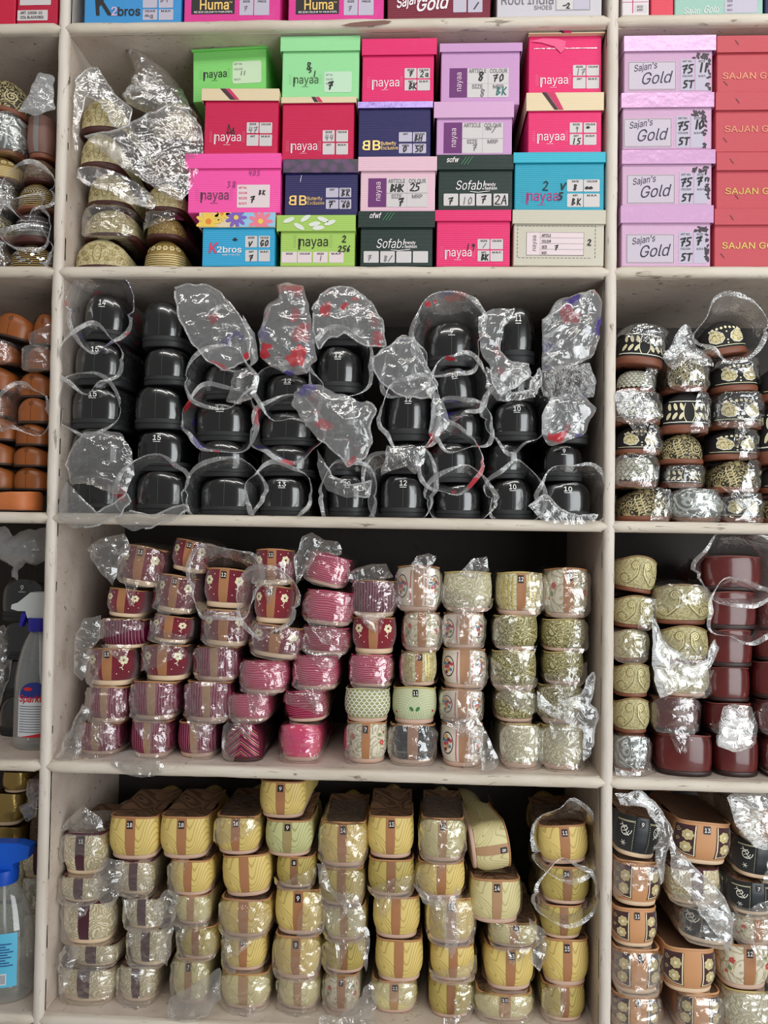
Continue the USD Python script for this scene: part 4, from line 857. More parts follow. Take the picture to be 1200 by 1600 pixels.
stacks('black velvet shelf', 'shoes in the lowest shelf of the next bay', SHELF[4], .020, [
 [('whiteleaf', '9', 958, 1028, 1275, 1347, '', 8), ('goldflowers', '', 959, 1032, 1348, 1420, 'U', 2), ('goldflowers', '11', 957, 1028, 1420, 1483, ''), ('goldflowers', '14', 958, 1033, 1485, 1557, 'W'), ('goldflowers', '10', 956, 1033, 1558, 1612, 'W')],
 [('goldflowers', '13', 1051, 1141, 1284, 1356, '', 4), ('maroonstrip', '', 1044, 1126, 1352, 1416, 'L'), ('whiteleaf', '', 1058, 1146, 1418, 1483, 'W', 8), ('goldflowers', '', 1037, 1119, 1478, 1555, ''), ('goldflowers', '', 1056, 1127, 1556, 1612, 'W')],
 [('floral', '', 1154, 1226, 1262, 1317, 'W'), ('whiteleaf', '', 1149, 1216, 1318, 1378, 'R', 5), ('whiteleaf', '7', 1142, 1212, 1379, 1434, 'L', 2), ('floral', '', 1146, 1214, 1434, 1480, 'WF'), ('floral', '12', 1126, 1206, 1480, 1550, ''), ('palebrocade', '', 1131, 1210, 1550, 1612, 'WF')],
])

# ------------------------------------------------------------------ top row beside the boxes, and the left-hand pigeonholes
stacks('box shelf', 'gold embroidered shoes beside the boxes', SHELF[1], .026, [
 [('goldpeak', '', 122, 194, 151, 206), ('goldpeak', '', 124, 189, 212, 262), ('goldpeak', '', 136, 203, 266, 322), ('goldpeak', '', 130, 214, 322, 371, 'W'), ('goldpeak', '', 116, 198, 372, 415)],
 [('goldpeak', '', 245, 308, 168, 226, 'W'), ('brownplain', '', 228, 296, 228, 282), ('goldpeak', '', 226, 289, 284, 330), ('goldflower', '', 228, 286, 332, 371, 'U'), ('goldband', '', 224, 290, 371, 414)],
])
stacks('jewelled shoe shelf', 'jewelled shoes in the top left pigeonhole', SHELF[1], .022, [
 [('leafscroll', '', -34, 36, 121, 176, '', 10), ('silver', '', -32, 37, 178, 238, 'W'), ('goldband', '', -38, 29, 238, 280), ('silverrows', '', -40, 24, 280, 328, 'W'), ('leafscroll', '', -44, 18, 328, 371), ('brownplain', '', -44, 14, 371, 413, 'W')],
 [('mauve', '', 40, 85, 180, 243), ('brownplain', '', 36, 85, 243, 282), ('studs', '', 26, 84, 282, 326, 'O'), ('silverrows', '', 19, 79, 328, 377, 'O'), ('jewels', '', 12, 84, 378, 414, 'O')],
])
stacks('tan shoe shelf', 'tan shoes in the left pigeonhole', SHELF[2] + .036, .034, [
 [('tan', '', -14, 48, 488, 532, '', 12), ('tan', '', -42, 26, 528, 568, 'R'), ('tan', '', -46, 21, 570, 612), ('tan', '', -50, 16, 613, 651, 'W'), ('tan', '', -42, 26, 652, 688), ('tan', '', -45, 19, 689, 726), ('tan', '', -45, 19, 727, 758)],
 [('tan', '', 50, 94, 491, 541, 'L'), ('tan', '', 38, 88, 540, 580, 'W'), ('tan', '', 26, 84, 578, 621, ''), ('tan', '', 25, 84, 621, 661, 'O'), ('tan', '', 21, 78, 663, 696), ('tan', '', 18, 76, 697, 729), ('tan', '', 18, 76, 730, 758)],
])
stacks('spray bottle shelf', 'black shoes behind the clear spray bottle', SHELF[3], .125, [
 [('black', '9', 2, 78, 905, 972), ('black', '', 2, 78, 974, 1032), ('black', '', 0, 78, 1034, 1090), ('black', '', 0, 78, 1092, 1150)],
], scale_y=.62)
stacks('blue sprayer shelf', 'gold shoes behind the blue sprayer', SHELF[4], .115, [
 [('goldsatin', '', 4, 44, 1206, 1240), ('goldsatin', '', -22, 34, 1246, 1292), ('goldsatin', '', -22, 34, 1294, 1350), ('palebrocade', '', -20, 36, 1352, 1410), ('palebrocade', '', -20, 36, 1412, 1470), ('palebrocade', '', -20, 36, 1472, 1540)],
 [('mauve', '', 46, 92, 1215, 1262, 'W'), ('brownplain', '', 46, 92, 1264, 1322), ('maroonstrip', '', 36, 92, 1326, 1374), ('palebrocade', '', 38, 92, 1374, 1424, 'W'), ('palebrocade', '', 40, 94, 1426, 1500, 'W')],
], scale_y=.66)

# a tan slipper lying on its side under the tan stacks
lh = Heel('boxy', .08, .05, .44, length=.24)
sl = thing('leather_slipper', 'orange tan flat leather slipper under the tan shoe stacks', 'slipper', xform((hit(62, 797, .03)[0] - .006, .042, SHELF[2] + .001), 90, 0, 0, (1, 1, .52)))
part(sl, 'upper', lh.upper(), plain('orange_leather', (196, 112, 62), .5, bump=(60, .2, .002), vary=(20, (170, 92, 48), .6)), smooth=50)
part(sl, 'sole', lh.sole(groove=False), plain('dark_brown_sole', (58, 38, 28), .6), smooth=40)
part(sl, 'insole', lh.insole(.8), plain('brown_insole', (112, 82, 60), .6))

# ------------------------------------------------------------------ boxes
INK = plain('black_marker_ink', (22, 20, 24), .5); INK_G = plain('grey_pencil_ink', (120, 116, 122), .6); INK_T = plain('teal_marker_ink', (30, 110, 112), .5)
CARD = plain('white_label_paper', (212, 207, 207), .6); LILP = plain('lilac_label_paper', (194, 188, 206), .6)
BLACKP = plain('black_print', (28, 24, 30), .5); GREYP = plain('grey_print', (118, 110, 118), .5); GOLDP = plain('gold_foil_print', (222, 186, 110), .35, .5)
SILVERP = plain('silver_staple', (216, 212, 204), .25, .9)
HANDS = {'1': [[(.5, 1), (.45, 0)]], '2': [[(.1, .8), (.4, 1), (.7, .8), (.5, .4), (.1, .05), (.8, 0)]], '7': [[(.05, .8), (.75, .95), (.45, .5), (.35, 0)], [(.25, .45), (.7, .5)]],
 '8': [[(.6, .9), (.25, .95), (.2, .7), (.65, .35), (.5, .02), (.2, .1), (.3, .4), (.7, .8), (.6, .9)]], '5': [[(.8, 1), (.3, .95), (.25, .6), (.7, .5), (.7, .15), (.2, 0)]],
 'L': [[(.2, 1), (.2, .1), (.8, .1)]], 'B': [[(.2, 0), (.25, 1), (.6, .85), (.3, .5), (.75, .3), (.25, 0)]], 'K': [[(.2, 1), (.2, 0)], [(.75, .95), (.25, .45), (.8, 0)]],
 '0': [[(.5, 1), (.15, .6), (.3, 0), (.75, .3), (.7, .85), (.45, 1)]], 'V': [[(.1, .9), (.35, .1), (.9, 1)]], '4': [[(.3, 1), (.2, .4), (.8, .45)], [(.7, .9), (.6, 0)]], '9': [[(.7, .8), (.35, 1), (.25, .65), (.65, .65), (.7, .9), (.55, 0)]],
 '6': [[(.7, 1), (.25, .5), (.3, .05), (.7, .15), (.6, .45), (.25, .35)]], '3': [[(.15, .9), (.6, .95), (.35, .55), (.7, .35), (.2, 0)]], 'a': [[(.7, .6), (.3, .6), (.2, .2), (.5, .05), (.7, .5), (.8, 0)]], 'G': [[(.8, .85), (.4, 1), (.15, .5), (.4, 0), (.8, .2), (.75, .45), (.5, .42)]],
 'O': [[(.5, 1), (.15, .6), (.3, 0), (.75, .3), (.7, .85), (.45, 1)]], 'H': [[(.2, 1), (.15, 0)], [(.75, 1), (.7, 0)], [(.2, .5), (.75, .55)]], 'T': [[(.05, .95), (.9, 1)], [(.5, 1), (.45, 0)]], '-': [[(.1, .5), (.9, .6)]], '~': [[(0, .4), (.25, .7), (.4, .3), (.6, .75), (.75, .35), (1, .5)]], '/': [[(.1, 0), (.8, 1)]],
 '*': [[(0, .1), (.1, 1), (.45, .35), (.6, .2), (.75, .7), (1, 0), (.3, .25), (0, .1)]], 'A': [[(.1, 0), (.45, 1), (.8, 0)], [(.25, .4), (.7, .4)]], 'Q': [[(.5, 1), (.15, .6), (.3, 0), (.75, .3), (.7, .85), (.45, 1)], [(.5, .3), (.9, 0)]]}

class Box:
    """a lidded shoe box: its end panel faces the shop; prints are given in picture points on that panel"""
    def __init__(s, label, lid, body, base, rec, bodym, lidm, yaw=0.0, depth=.25, lidout=.0025, roll=0.0, group='shoe boxes', topz=None, wrapm=None):
        x0, x1, y0, y1 = lid; s.rec = rec
        zt = min(hit((x0 + x1) / 2, y0, rec)[2], SH[0][0] - .002) if topz is None else topz
        zl = hit((x0 + x1) / 2, y1, rec)[2] if topz is None else topz - .022
        bx0, bx1 = hit(body[0], (y0 + y1) / 2 + 40, rec)[0], hit(body[1], (y0 + y1) / 2 + 40, rec)[0]
        lx0, lx1 = hit(x0, y0, rec)[0], hit(x1, y0, rec)[0]
        if lx0 < XR0: lx1 = min(lx1, XR0 - .0015); bx1 = min(bx1, XR0 - .003)
        elif lx0 > XR0: lx0 = max(lx0, XR1 + .0012); bx0 = max(bx0, XR1 + .003)
        s.xc = (bx0 + bx1) / 2; s.base = base; s.h = zt - base; s.top = zt; s.w = bx1 - bx0
        up = abs(math.sin(math.radians(roll))) * s.w / 2; s.h -= up
        s.m = xform((s.xc, rec, base + .0004 + up), yaw, roll)
        s.path = thing('shoe_box', label, 'shoe box', s.m, group)
        depth = min(depth, DEPTH - rec - .010)
        w = s.w / 2
        s.body = part(s.path, 'body', chamfer_box(-w, w, 0, depth, 0, s.h - .002, .0012), bodym)
        o = max(((lx1 - lx0) - s.w) / 2, .002); off = (lx0 + lx1) / 2 - s.xc
        off = max(min(off, o - .001), -(o - .001))
        lz = zl - base; s.lz = lz
        rim = [chamfer_box(off - w - o, off + w + o, -lidout - .0012, -lidout + .0002, lz, s.h - .0006, .0005), chamfer_box(off - w - o, off + w + o, -lidout, depth + .002, s.h - .0022, s.h - .0004, .0006),
               chamfer_box(off - w - o, off - w - o + .0012, -lidout, depth + .002, lz, s.h - .0006, .0004), chamfer_box(off + w + o - .0012, off + w + o, -lidout, depth + .002, lz, s.h - .0006, .0004)]
        for r_ in (0, 2, 3):                                      # a lid rim bellies a little
            q = trimesh.Trimesh(rim[r_].vertices, rim[r_].faces); rim[r_] = q
        s.lid = part(s.path, 'lid', join(*rim), lidm)
        s.lidy = -lidout - .0014
    def loc(s, px, py):
        p = hit(px, py, s.rec) - [s.xc, s.rec, s.base]
        return p[0], p[2]
    def flat(s, geom, name, m, lift=.0004, parent=None, y=0.0, label=None):
        v, f = tri2d(geom, None)
        return part(parent or s.body, name, (np.c_[v[:, 0], np.full(len(v), y - lift), v[:, 1]], f), m, label=label) if len(v) else None
    def rect(s, x0, y0, x1, y1, m, name='label_panel', r=.0012, lift=.0004, y=0.0):
        a, b = s.loc(x0, y1), s.loc(x1, y0)
        return s.flat(sbox(a[0] + r, a[1] + r, b[0] - r, b[1] - r).buffer(r, 2), name, m, lift, y=y)
    def frame(s, x0, y0, x1, y1, m, t=.0008, lift=.0006, name='printed_border', dashed=False):
        a, b = s.loc(x0, y1), s.loc(x1, y0); o = sbox(a[0], a[1], b[0], b[1]); g = o.difference(o.buffer(-t, join_style=2))
        if dashed:
            L = o.boundary; n = int(L.length / .006)
            g = unary_union([shapely.ops.substring(L, i * .006, i * .006 + .0038).buffer(t / 2, cap_style=2) for i in range(n)])
        return s.flat(g, name, m, lift)
    def text(s, t, x0, yb, hpx, m, wpx=None, bold=False, shear=0.0, name='lettering', lift=.0008, vert=False, y=0.0, parent=None, rot=0):
        x, z = s.loc(x0, yb); k = abs(s.loc(x0, yb - 100)[1] - z) / 100
        v, f = text2d(t, hpx * k, bold, shear, wpx * k if wpx else None)
        if vert: v = np.c_[-v[:, 1], v[:, 0]]
        if rot:
            c_, s_ = math.cos(math.radians(rot)), math.sin(math.radians(rot)); v = v @ np.array([[c_, s_], [-s_, c_]])
        v = v + [x, z]
        return part(parent or s.body, name, (np.c_[v[:, 0], np.full(len(v), y - lift), v[:, 1]], f), m)
    def hand(s, t, x0, yb, hpx, m=INK, w=1.7, lift=.0011, slant=.12, adv=.8, name='handwriting'):
        x, z = s.loc(x0, yb); k = abs(s.loc(x0, yb - 100)[1] - z) / 100; gs = []
        for i, ch in enumerate(t):
            for st in HANDS.get(ch, []):
                p = np.array(st) * [.75, 1] + [i * adv, 0]; p[:, 0] += slant * p[:, 1]
                gs.append(LineString(p * hpx * k + [x, z]).buffer(w * k / 2, 3))
        return s.flat(unary_union(gs), name, m, lift)
    def grid(s, xs, ys, m=CARD, heads=('SIZE', 'COLOUR', 'ART', 'M.R.P.')):
        i = 0
        for (ya, yb) in ys:
            for (xa, xb) in xs:
                s.rect(xa, ya, xb, yb, m, 'label_panel')
                if heads and i < len(heads):
                    wd = min((xb - xa) * .72, len(heads[i]) * 2.6)
                    s.text(heads[i], (xa + xb) / 2 - wd / 2, ya + 4.4, 2.7, BLACKP, wd, True)
                i += 1
    def nayaa(s, x0, x1, yb, m, dots=None, tagline=True):
        """the maker's lower-case word with dotted columns either side"""
        s.text('nayaa', x0, yb, (x1 - x0) * .335, m, x1 - x0, False)
        k = (x1 - x0); x, z = s.loc(x0, yb); u = abs(s.loc(x0 + 1, yb)[0] - x)
        s.flat(sbox(x - .2 * u, z - .12 * k * u, x + .045 * k * u, z + .25 * k * u).difference(sbox(x + .03 * k * u, -1, 1, 1)).buffer(.012 * k * u), 'lettering', m, .0008)
        g = [Point(x + (sd * u), z + j * k * u * .075 - .02 * k * u).buffer(.010 * k * u, 2) for sd in (-.12 * k, -.18 * k, 1.10 * k, 1.16 * k) for j in range(6)]
        s.flat(unary_union(g), 'dotted_columns', m, .0006)
        if tagline: s.flat(sbox(x + .35 * k * u, z - .15 * k * u, x + .62 * k * u, z - .135 * k * u), 'underline_print', m, .0006)
    def staple(s, x, yp, ang, on_lid=True):
        a = s.loc(x, yp); c_, s_ = math.cos(math.radians(ang)) * .0045, math.sin(math.radians(ang)) * .0045
        y = s.lidy - .0006 if on_lid else -.0008
        part(s.lid if on_lid else s.body, 'staple', tube([(a[0] - c_, y, a[1] - s_), (a[0], y - .0005, a[1]), (a[0] + c_, y, a[1] + s_)], .0005, 5), SILVERP)

def card(name, rgb, rough=.42, freq=1900, wear=None, strength=.25):
    """printed corrugated card: faint horizontal flutes, rubbed spots"""
    if name in MATS: return MATS[name]
    n = {'tc': ('texture_coordinate', {}), 'sx': ('separate_xyz', {}), 'mu': ('math', {'math_type': 'multiply', 'value2': freq}), 'si': ('math', {'math_type': 'sine'}),
         'no': ('noise_texture', {'scale': 40.0, 'detail': 3.0}), 'ad': ('math', {'math_type': 'multiply_add', 'value2': 3.0}), 'b': ('bump', {'strength': strength, 'distance': .0008}),
         'n2': ('noise_texture', {'scale': 26.0, 'detail': 5.0}), 'r2': ('map_range', {'from_min': .6, 'from_max': .8, 'to_min': 0, 'to_max': .4, 'clamp': True}),
         'mx': ('mix_color', {'a': srgb(*rgb), 'b': srgb(*(wear or tuple(min(255, int(c * .8 + 46)) for c in rgb)))}), 'p': ('principled_bsdf', {'roughness': rough})}
    l = [('tc.object', 'sx.vector'), ('sx.z', 'mu.value1'), ('mu.value', 'si.value1'), ('tc.object', 'no.vector'), ('no.fac', 'ad.value1'), ('si.value', 'ad.value3'), ('ad.value', 'b.height'), ('b.normal', 'p.normal'),
         ('tc.object', 'n2.vector'), ('n2.fac', 'r2.value'), ('r2.result', 'mx.fac'), ('mx.result', 'p.base_color')]
    MATS[name] = mat(name, n, l, 'p.BSDF')
    return MATS[name]

G1, G2 = card('green_card', (134, 218, 116)), card('mint_card', (154, 226, 160))
CR, HP, PK = card('crimson_card', (206, 12, 76)), card('pink_card', (232, 40, 112)), card('bubblegum_card', (252, 86, 174))
LI, PL = card('lilac_card', (206, 156, 206)), card('pale_pink_card', (232, 192, 208))
NV, DG, CY, GY = card('navy_card', (38, 34, 92)), card('dark_green_card', (26, 48, 44), freq=2600), card('cyan_card', (28, 160, 188)), card('grey_cream_card', (206, 200, 184), freq=2500)
SB, LG, CM = card('sky_blue_card', (44, 166, 214)), card('leaf_green_card', (168, 206, 98)), card('cream_card', (232, 212, 176))
WHP = plain('white_logo_print', (240, 232, 236), .5); DKN = plain('dim_logo_print', (92, 56, 76), .5); GRN = plain('green_logo_print', (58, 92, 52), .5); PURP = plain('purple_print', (104, 30, 110), .5)
PALE_G, PALE_M, PALE_P = plain('pale_green_label', (206, 230, 196), .6), plain('pale_mint_label', (196, 228, 200), .6), plain('pale_pink_label', (232, 214, 218), .6)
BUB = None
def bubble_card():
    n = {'tc': ('texture_coordinate', {}), 'v': ('voronoi_texture', {'scale': 70.0}), 'r': ('rgb_ramp', {'ramp': [(0, srgb(96, 44, 96)), (.45, srgb(70, 30, 84)), (.62, srgb(30, 22, 52)), (1, srgb(26, 20, 46))]}), 'p': ('principled_bsdf', {'roughness': .3})}
    return mat('bubble_print_card', n, [('tc.object', 'v.vector'), ('v.distance', 'r.fac'), ('r.color', 'p.base_color')], 'p.BSDF')
BUB = bubble_card()
ZS = SHELF[1]
d1 = Box('sky blue shoe box with floral lid, lowest in the first box stack', (312, 431, 333, 357), (316, 429), ZS, .004, SB, CM)
c1 = Box('bubblegum pink shoe box, second from bottom in the first box stack', (290, 440, 241, 265), (294, 438), d1.top, .004, PK, PK)
b1 = Box('crimson shoe box with cream ribbon lid in the first box stack', (313, 434, 140, 160), (319, 434), c1.top, .010, CR, CM, roll=0.6)
a1 = Box('bright green shoe box, topmost of the first box stack', (301, 421, 55, 78), (302, 417), b1.top, .044, G1, G1, roll=-1.2, yaw=-2)
d2 = Box('leaf green shoe box with white petal lid in the lowest row', (433, 556, 337, 363), (438, 554), ZS, .004, LG, LG)
c2 = Box('navy shoe box with purple bubble lid in the second box stack', (443, 560, 250, 272), (445, 559), d2.top, .008, NV, BUB)
b2 = Box('crimson shoe box with thin cream lid in the second box stack', (440, 557, 153, 163), (441, 553), c2.top, .012, CR, CM)
a2 = Box('mint green shoe box, topmost of the second box stack', (439, 563, 58, 82), (441, 561), b2.top, .016, G2, G2)
d3 = Box('dark green shoe box in the lowest row under the pale pink box', (560, 680, 331, 357), (563, 676), ZS, .005, DG, DG)
c3 = Box('pale pink shoe box with purple label in the third box stack', (560, 683, 246, 269), (563, 680), d3.top, .006, PL, PL)
b3 = Box('navy shoe box with thin violet foil lid in the third box stack', (559, 677, 160, 171), (560, 673), c3.top, .012, NV, plain('violet_foil_lid', (128, 110, 168), .25, .5, bump=(60, .6, .002)))
a3 = Box('hot pink shoe box, topmost of the third box stack', (566, 683, 62, 88), (566, 678), b3.top, .016, HP, HP)
d4 = Box('hot pink shoe box in the lowest row beside the grey box', (680, 798, 329, 347), (682, 797), ZS, .005, HP, HP)
c4 = Box('dark green shoe box with scribbled lid in the fourth box stack', (684, 800, 243, 267), (685, 801), d4.top, .008, DG, DG)
b4 = Box('lilac shoe box, second from top in the fourth box stack', (678, 803, 160, 186), (682, 800), c4.top, .008, LI, card('lilac_lid_card', (218, 172, 212)))
a4 = Box('lilac shoe box, topmost of the fourth box stack', (687, 816, 69, 83), (689, 812), b4.top, .016, LI, LI)
d5 = Box('grey cream shoe box with dashed border in the lowest row', (800, 951, 329, 352), (802, 944), ZS, .004, GY, GY, roll=.4)
c5 = Box('cyan shoe box, widest of the fifth box stack', (802, 953, 239, 256), (804, 946), d5.top, .006, CY, card('cyan_lid_card', (52, 182, 208)))
b5 = Box('pink shoe box with cream ribbon lid above the cyan box', (822, 943, 146, 175), (825, 940), c5.top, .012, HP, CM)
a5 = Box('pink shoe box with torn front and thin cream lid, topmost', (825, 944, 49, 57), (826, 940), b5.top, .018, HP, CM, lidout=.006)

def ribbon(bx, pts, cols):
    for (xa, xb, xc, xd, ya, yb), c_ in zip(pts, cols):
        q = [bx.loc(x, y) for x, y in ((xa, ya), (xb, ya), (xd, yb), (xc, yb))]
        bx.flat(Polygon(q), 'printed_ribbon', c_, .0004, bx.lid, bx.lidy)
RB, RP = plain('dark_ribbon_print', (62, 20, 40), .5), plain('pink_ribbon_print', (206, 36, 96), .5)
ribbon(b1, [(344, 352, 360, 368, 142, 159), (352, 359, 368, 374, 142, 159)], (RB, RP))
ribbon(b2, [(487, 493, 492, 498, 154, 162), (494, 499, 499, 505, 154, 162)], (RB, RP))
ribbon(b5, [(846, 853, 866, 872, 147, 174), (854, 866, 873, 880, 147, 174)], (RB, RP))
ribbon(a5, [(873, 877, 877, 881, 53, 57), (878, 890, 881, 892, 53, 57)], (RB, RP))
# floral lids
pet = [plain('yellow_petal_print', (244, 206, 84), .5), plain('purple_petal_print', (128, 96, 190), .5), plain('coral_petal_print', (240, 128, 150), .5), plain('blue_print', (150, 200, 232), .5), plain('orange_core_print', (236, 138, 50), .5)]
def printed_flower(bx, x, y, r, m, core, n=9):
    a = bx.loc(x, y); k = abs(bx.loc(x + 1, y)[0] - a[0]); ya, yb = bx.lz + .0006, bx.h - .0012
    clip = sbox(-1, ya, 1, yb)
    bx.flat(unary_union([affinity.rotate(affinity.scale(Point(a[0] + .6 * r * k, a[1]).buffer(.42 * r * k, 3), 1, .42), 360 / n * i, origin=a) for i in range(n)]).intersection(clip), 'printed_flower', m, .0005, bx.lid, bx.lidy)
    bx.flat(Point(a).buffer(.22 * r * k, 4).intersection(clip), 'flower_core', core, .0008, bx.lid, bx.lidy)
bxa, bxb = d1.loc(372, 356), d1.loc(431, 334)
d1.flat(sbox(bxa[0], d1.lz + .0006, bxb[0], d1.h - .0012), 'printed_sky', pet[3], .0003, d1.lid, d1.lidy)
for a in ((327, 348, 20, pet[0], pet[4]), (370, 342, 17, pet[1], pet[0]), (408, 348, 19, pet[2], pet[0]), (348, 336, 12, pet[0], pet[4])): printed_flower(d1, *a)
wl_ = plain('white_petal_print', (226, 232, 222), .5)
for x, y, a in ((452, 346, 20), (468, 356, -30), (478, 343, 35), (492, 352, 10), (505, 345, -20), (498, 358, 5), (516, 350, 20)):
    c_ = d2.loc(x, y); d2.flat(affinity.rotate(affinity.scale(Point(c_).buffer(.0095, 4), 1, .38), a).intersection(sbox(-1, d2.lz + .0005, 1, d2.h - .001)), 'printed_petal', wl_, .0005, d2.lid, d2.lidy)

# prints of the first stack
d1.text('K', 324, 396, 16, plain('red_pink_print', (226, 62, 110), .5), 13, True, .15); d1.text('2bros', 338, 395, 9, WHP, 38, True); d1.text('MAKE YOUR STEP', 347, 400, 2.6, WHP, 28)
d1.grid(((383, 402), (404, 422)), ((369, 387), (391, 409))); d1.hand('V', 388, 386, 8); d1.hand('G0', 406, 385, 9); d1.hand('7', 389, 408, 9); d1.hand('~', 364, 379, 8)
c1.nayaa(314, 356, 312, DKN); c1.rect(370, 289, 422, 325, PALE_P)
for i, t in enumerate(('ART No.', 'COLOUR', 'SIZE', 'M.R.P.')): c1.text(t, 373, 295.5 + 8.2 * i, 3.2, plain('red_pink_print', (226, 62, 110), .5), 13, True)
c1.hand('7', 391, 317, 10, w=2); c1.hand('BK', 404, 305, 7, w=1.4); c1.hand('38', 354, 294, 10, plain('violet_pen_ink', (150, 60, 130), .5), 1.2); c1.hand('405', 388, 275, 8, plain('violet_pen_ink', (150, 60, 130), .5), 1)
b1.nayaa(335, 375, 222, WHP); b1.grid(((385, 404), (405, 425)), ((192, 209), (211, 229))); b1.hand('47', 387, 209, 10, INK_G, 1); b1.hand('*', 354, 212, 16, INK, 1.3, adv=1)
a1.nayaa(319, 354, 122, BLACKP); a1.rect(364, 98, 410, 133, PALE_G, r=.003); a1.hand('11', 376, 120, 6, INK_G, 1.2); a1.text('ART No.', 367, 104, 3, GREYP, 13); a1.text('COLOUR', 367, 112, 3, GREYP, 13); a1.text('M.R.P.', 367, 128, 3, GREYP, 10)
# second stack
d2.nayaa(467, 511, 385, BLACKP, tagline=False); d2.grid(((440, 464), (465, 487), (489, 512), (514, 537)), ((394, 411),), PALE_P, ('SIZE', 'COLOUR', 'SIZE', 'M.R.P.')); d2.hand('2', 534, 379, 10, w=1.6); d2.hand('256', 528, 394, 9, w=1.6, adv=.7); d2.hand('1', 498, 408, 8, INK_G, 1.1)
def bb(bx, x0, yb):
    bx.text('B', x0 + 12.4, yb, 14.5, GOLDP, 12, True); a = bx.loc(x0 + 12, yb); k = abs(bx.loc(x0 + 13, yb)[0] - a[0])
    v, f = text2d('B', 14.5 * k, True, 0, 12 * k); v = v * [-1, 1] + a
    part(bx.body, 'lettering', (np.c_[v[:, 0], np.full(len(v), -.0008), v[:, 1]], f[:, ::-1]), GOLDP)
    bx.text('Butterfly', x0 + 27, yb - 7.5, 5.4, GOLDP, 23); bx.text('Exclusive', x0 + 27, yb - .5, 5.4, GOLDP, 26)
bb(c2, 453, 321); c2.grid(((509, 529), (530, 549)), ((294, 309), (312, 327)), LILP, ('ART', 'COLOUR', 'SIZE', 'M.R.P.')); c2.hand('7', 513, 325, 10, w=1.6); c2.hand('BK', 533, 307, 9, w=1.5); c2.hand('60', 534, 325, 8, w=1.8); c2.hand('1', 466, 285, 10, WHP, .8)
b2.nayaa(455, 494, 235, WHP); b2.grid(((504, 523), (525, 544)), ((204, 222), (224, 242))); b2.hand('44', 507, 220, 9, INK_G, 1)
a2.nayaa(459, 496, 131, GRN); a2.rect(506, 112, 550, 145, PALE_M, r=.003); a2.hand('7', 512, 140, 12, w=2.4); a2.hand('8', 478, 110, 12, w=1.4); a2.hand('5', 482, 114, 7, w=1.4); a2.hand('1', 488, 121, 9, w=1.4)
for i, t in enumerate(('ART No.', 'COLOUR', 'SIZE')): a2.text(t, 509, 119 + 7 * i, 2.8, GREYP, 11)
# third stack
def sofab(bx, x0, yb, w):
    bx.text('Sofab!', x0, yb, 14, WHP, w, False, .18); bx.flat(affinity.translate(LineString([(0, 0), (.012, -.0012), (.03, .0008)]).buffer(.0005), *bx.loc(x0 + 24, yb + 3)), 'swash_print', WHP, .0008)
    bx.text('trendy', x0 + w + 3, yb - 6, 4.6, WHP, 17, True); bx.text('fashion', x0 + w + 3, yb, 4.6, WHP, 19, True)
sofab(d3, 587, 388, 42); d3.grid(((568, 592), (594, 617), (619, 643), (645, 669)), ((393, 411),), heads=()); d3.hand('7', 574, 408, 9, INK_G, 1.2); d3.hand('8/', 599, 409, 9, INK_G, 1.2)
d3.text('ofwf', 577, 343, 8, WHP, 17, True, .2, y=d3.lidy, parent=d3.lid); d3.text('///', 598, 345, 10, plain('green_bar_print', (62, 120, 84), .5), 14, True, .4, y=d3.lidy, parent=d3.lid)
def article(bx, rx, px_, rows, head, y0, y1):
    bx.rect(rx[0], y0, rx[1], y1, PURP, 'purple_panel', r=.0004); bx.rect(px_[0], y0, px_[1], y1, CARD, r=.0004); bx.text('nayaa', rx[0] + (rx[1] - rx[0]) * .66, y1 - 9, 8.5, PALE_P, 29, vert=True)
    mx_ = (px_[0] + px_[1]) / 2; my = (y0 + y1) / 2 + 1
    bx.rect(mx_ - .4, y0, mx_ + .4, y1, GREYP, 'rule_line', r=.00005, lift=.0006); bx.rect(px_[0], my - .4, px_[1], my + .4, GREYP, 'rule_line', r=.00005, lift=.0006)
    w = (px_[1] - px_[0]) / 2
    for t, x, y, ww in (('ARTICLE', px_[0] + 2.5, y0 + 7.5, w - 6), ('COLOUR', mx_ + 2.5, y0 + 7.5, w - 6), ('SIZE', px_[0] + 7, my + 8, w * .5), ('MRP', mx_ + 7, my + 8, w * .5)): bx.text(t, x, y, 6, GREYP, ww, True)
article(c3, (575, 604), (604, 668), 0, 0, 279, 324); c3.hand('BHK', 609, 300, 11, w=2, adv=.62); c3.hand('7', 622, 322, 12, w=2.2); c3.hand('25', 640, 299, 12, w=1.8, adv=.6)
bb(b3, 568, 235); b3.grid(((623, 644), (645, 666)), ((207, 222), (225, 240)), LILP, ('ART', 'COLOUR', 'SIZE', 'M.R.P.')); b3.hand('0', 629, 238, 9, w=1.8); b3.hand('BH', 647, 221, 9, w=1.6, adv=.7); b3.hand('50', 648, 238, 9, w=1.6, adv=.7)
a3.nayaa(582, 622, 136, WHP); a3.grid(((632, 651), (652, 672)), ((107, 123), (125, 142))); a3.hand('7', 639, 120, 8, w=1.6); a3.hand('2a', 656, 121, 9, w=1.2); a3.hand('BK', 638, 140, 10, w=1.6, adv=.6)
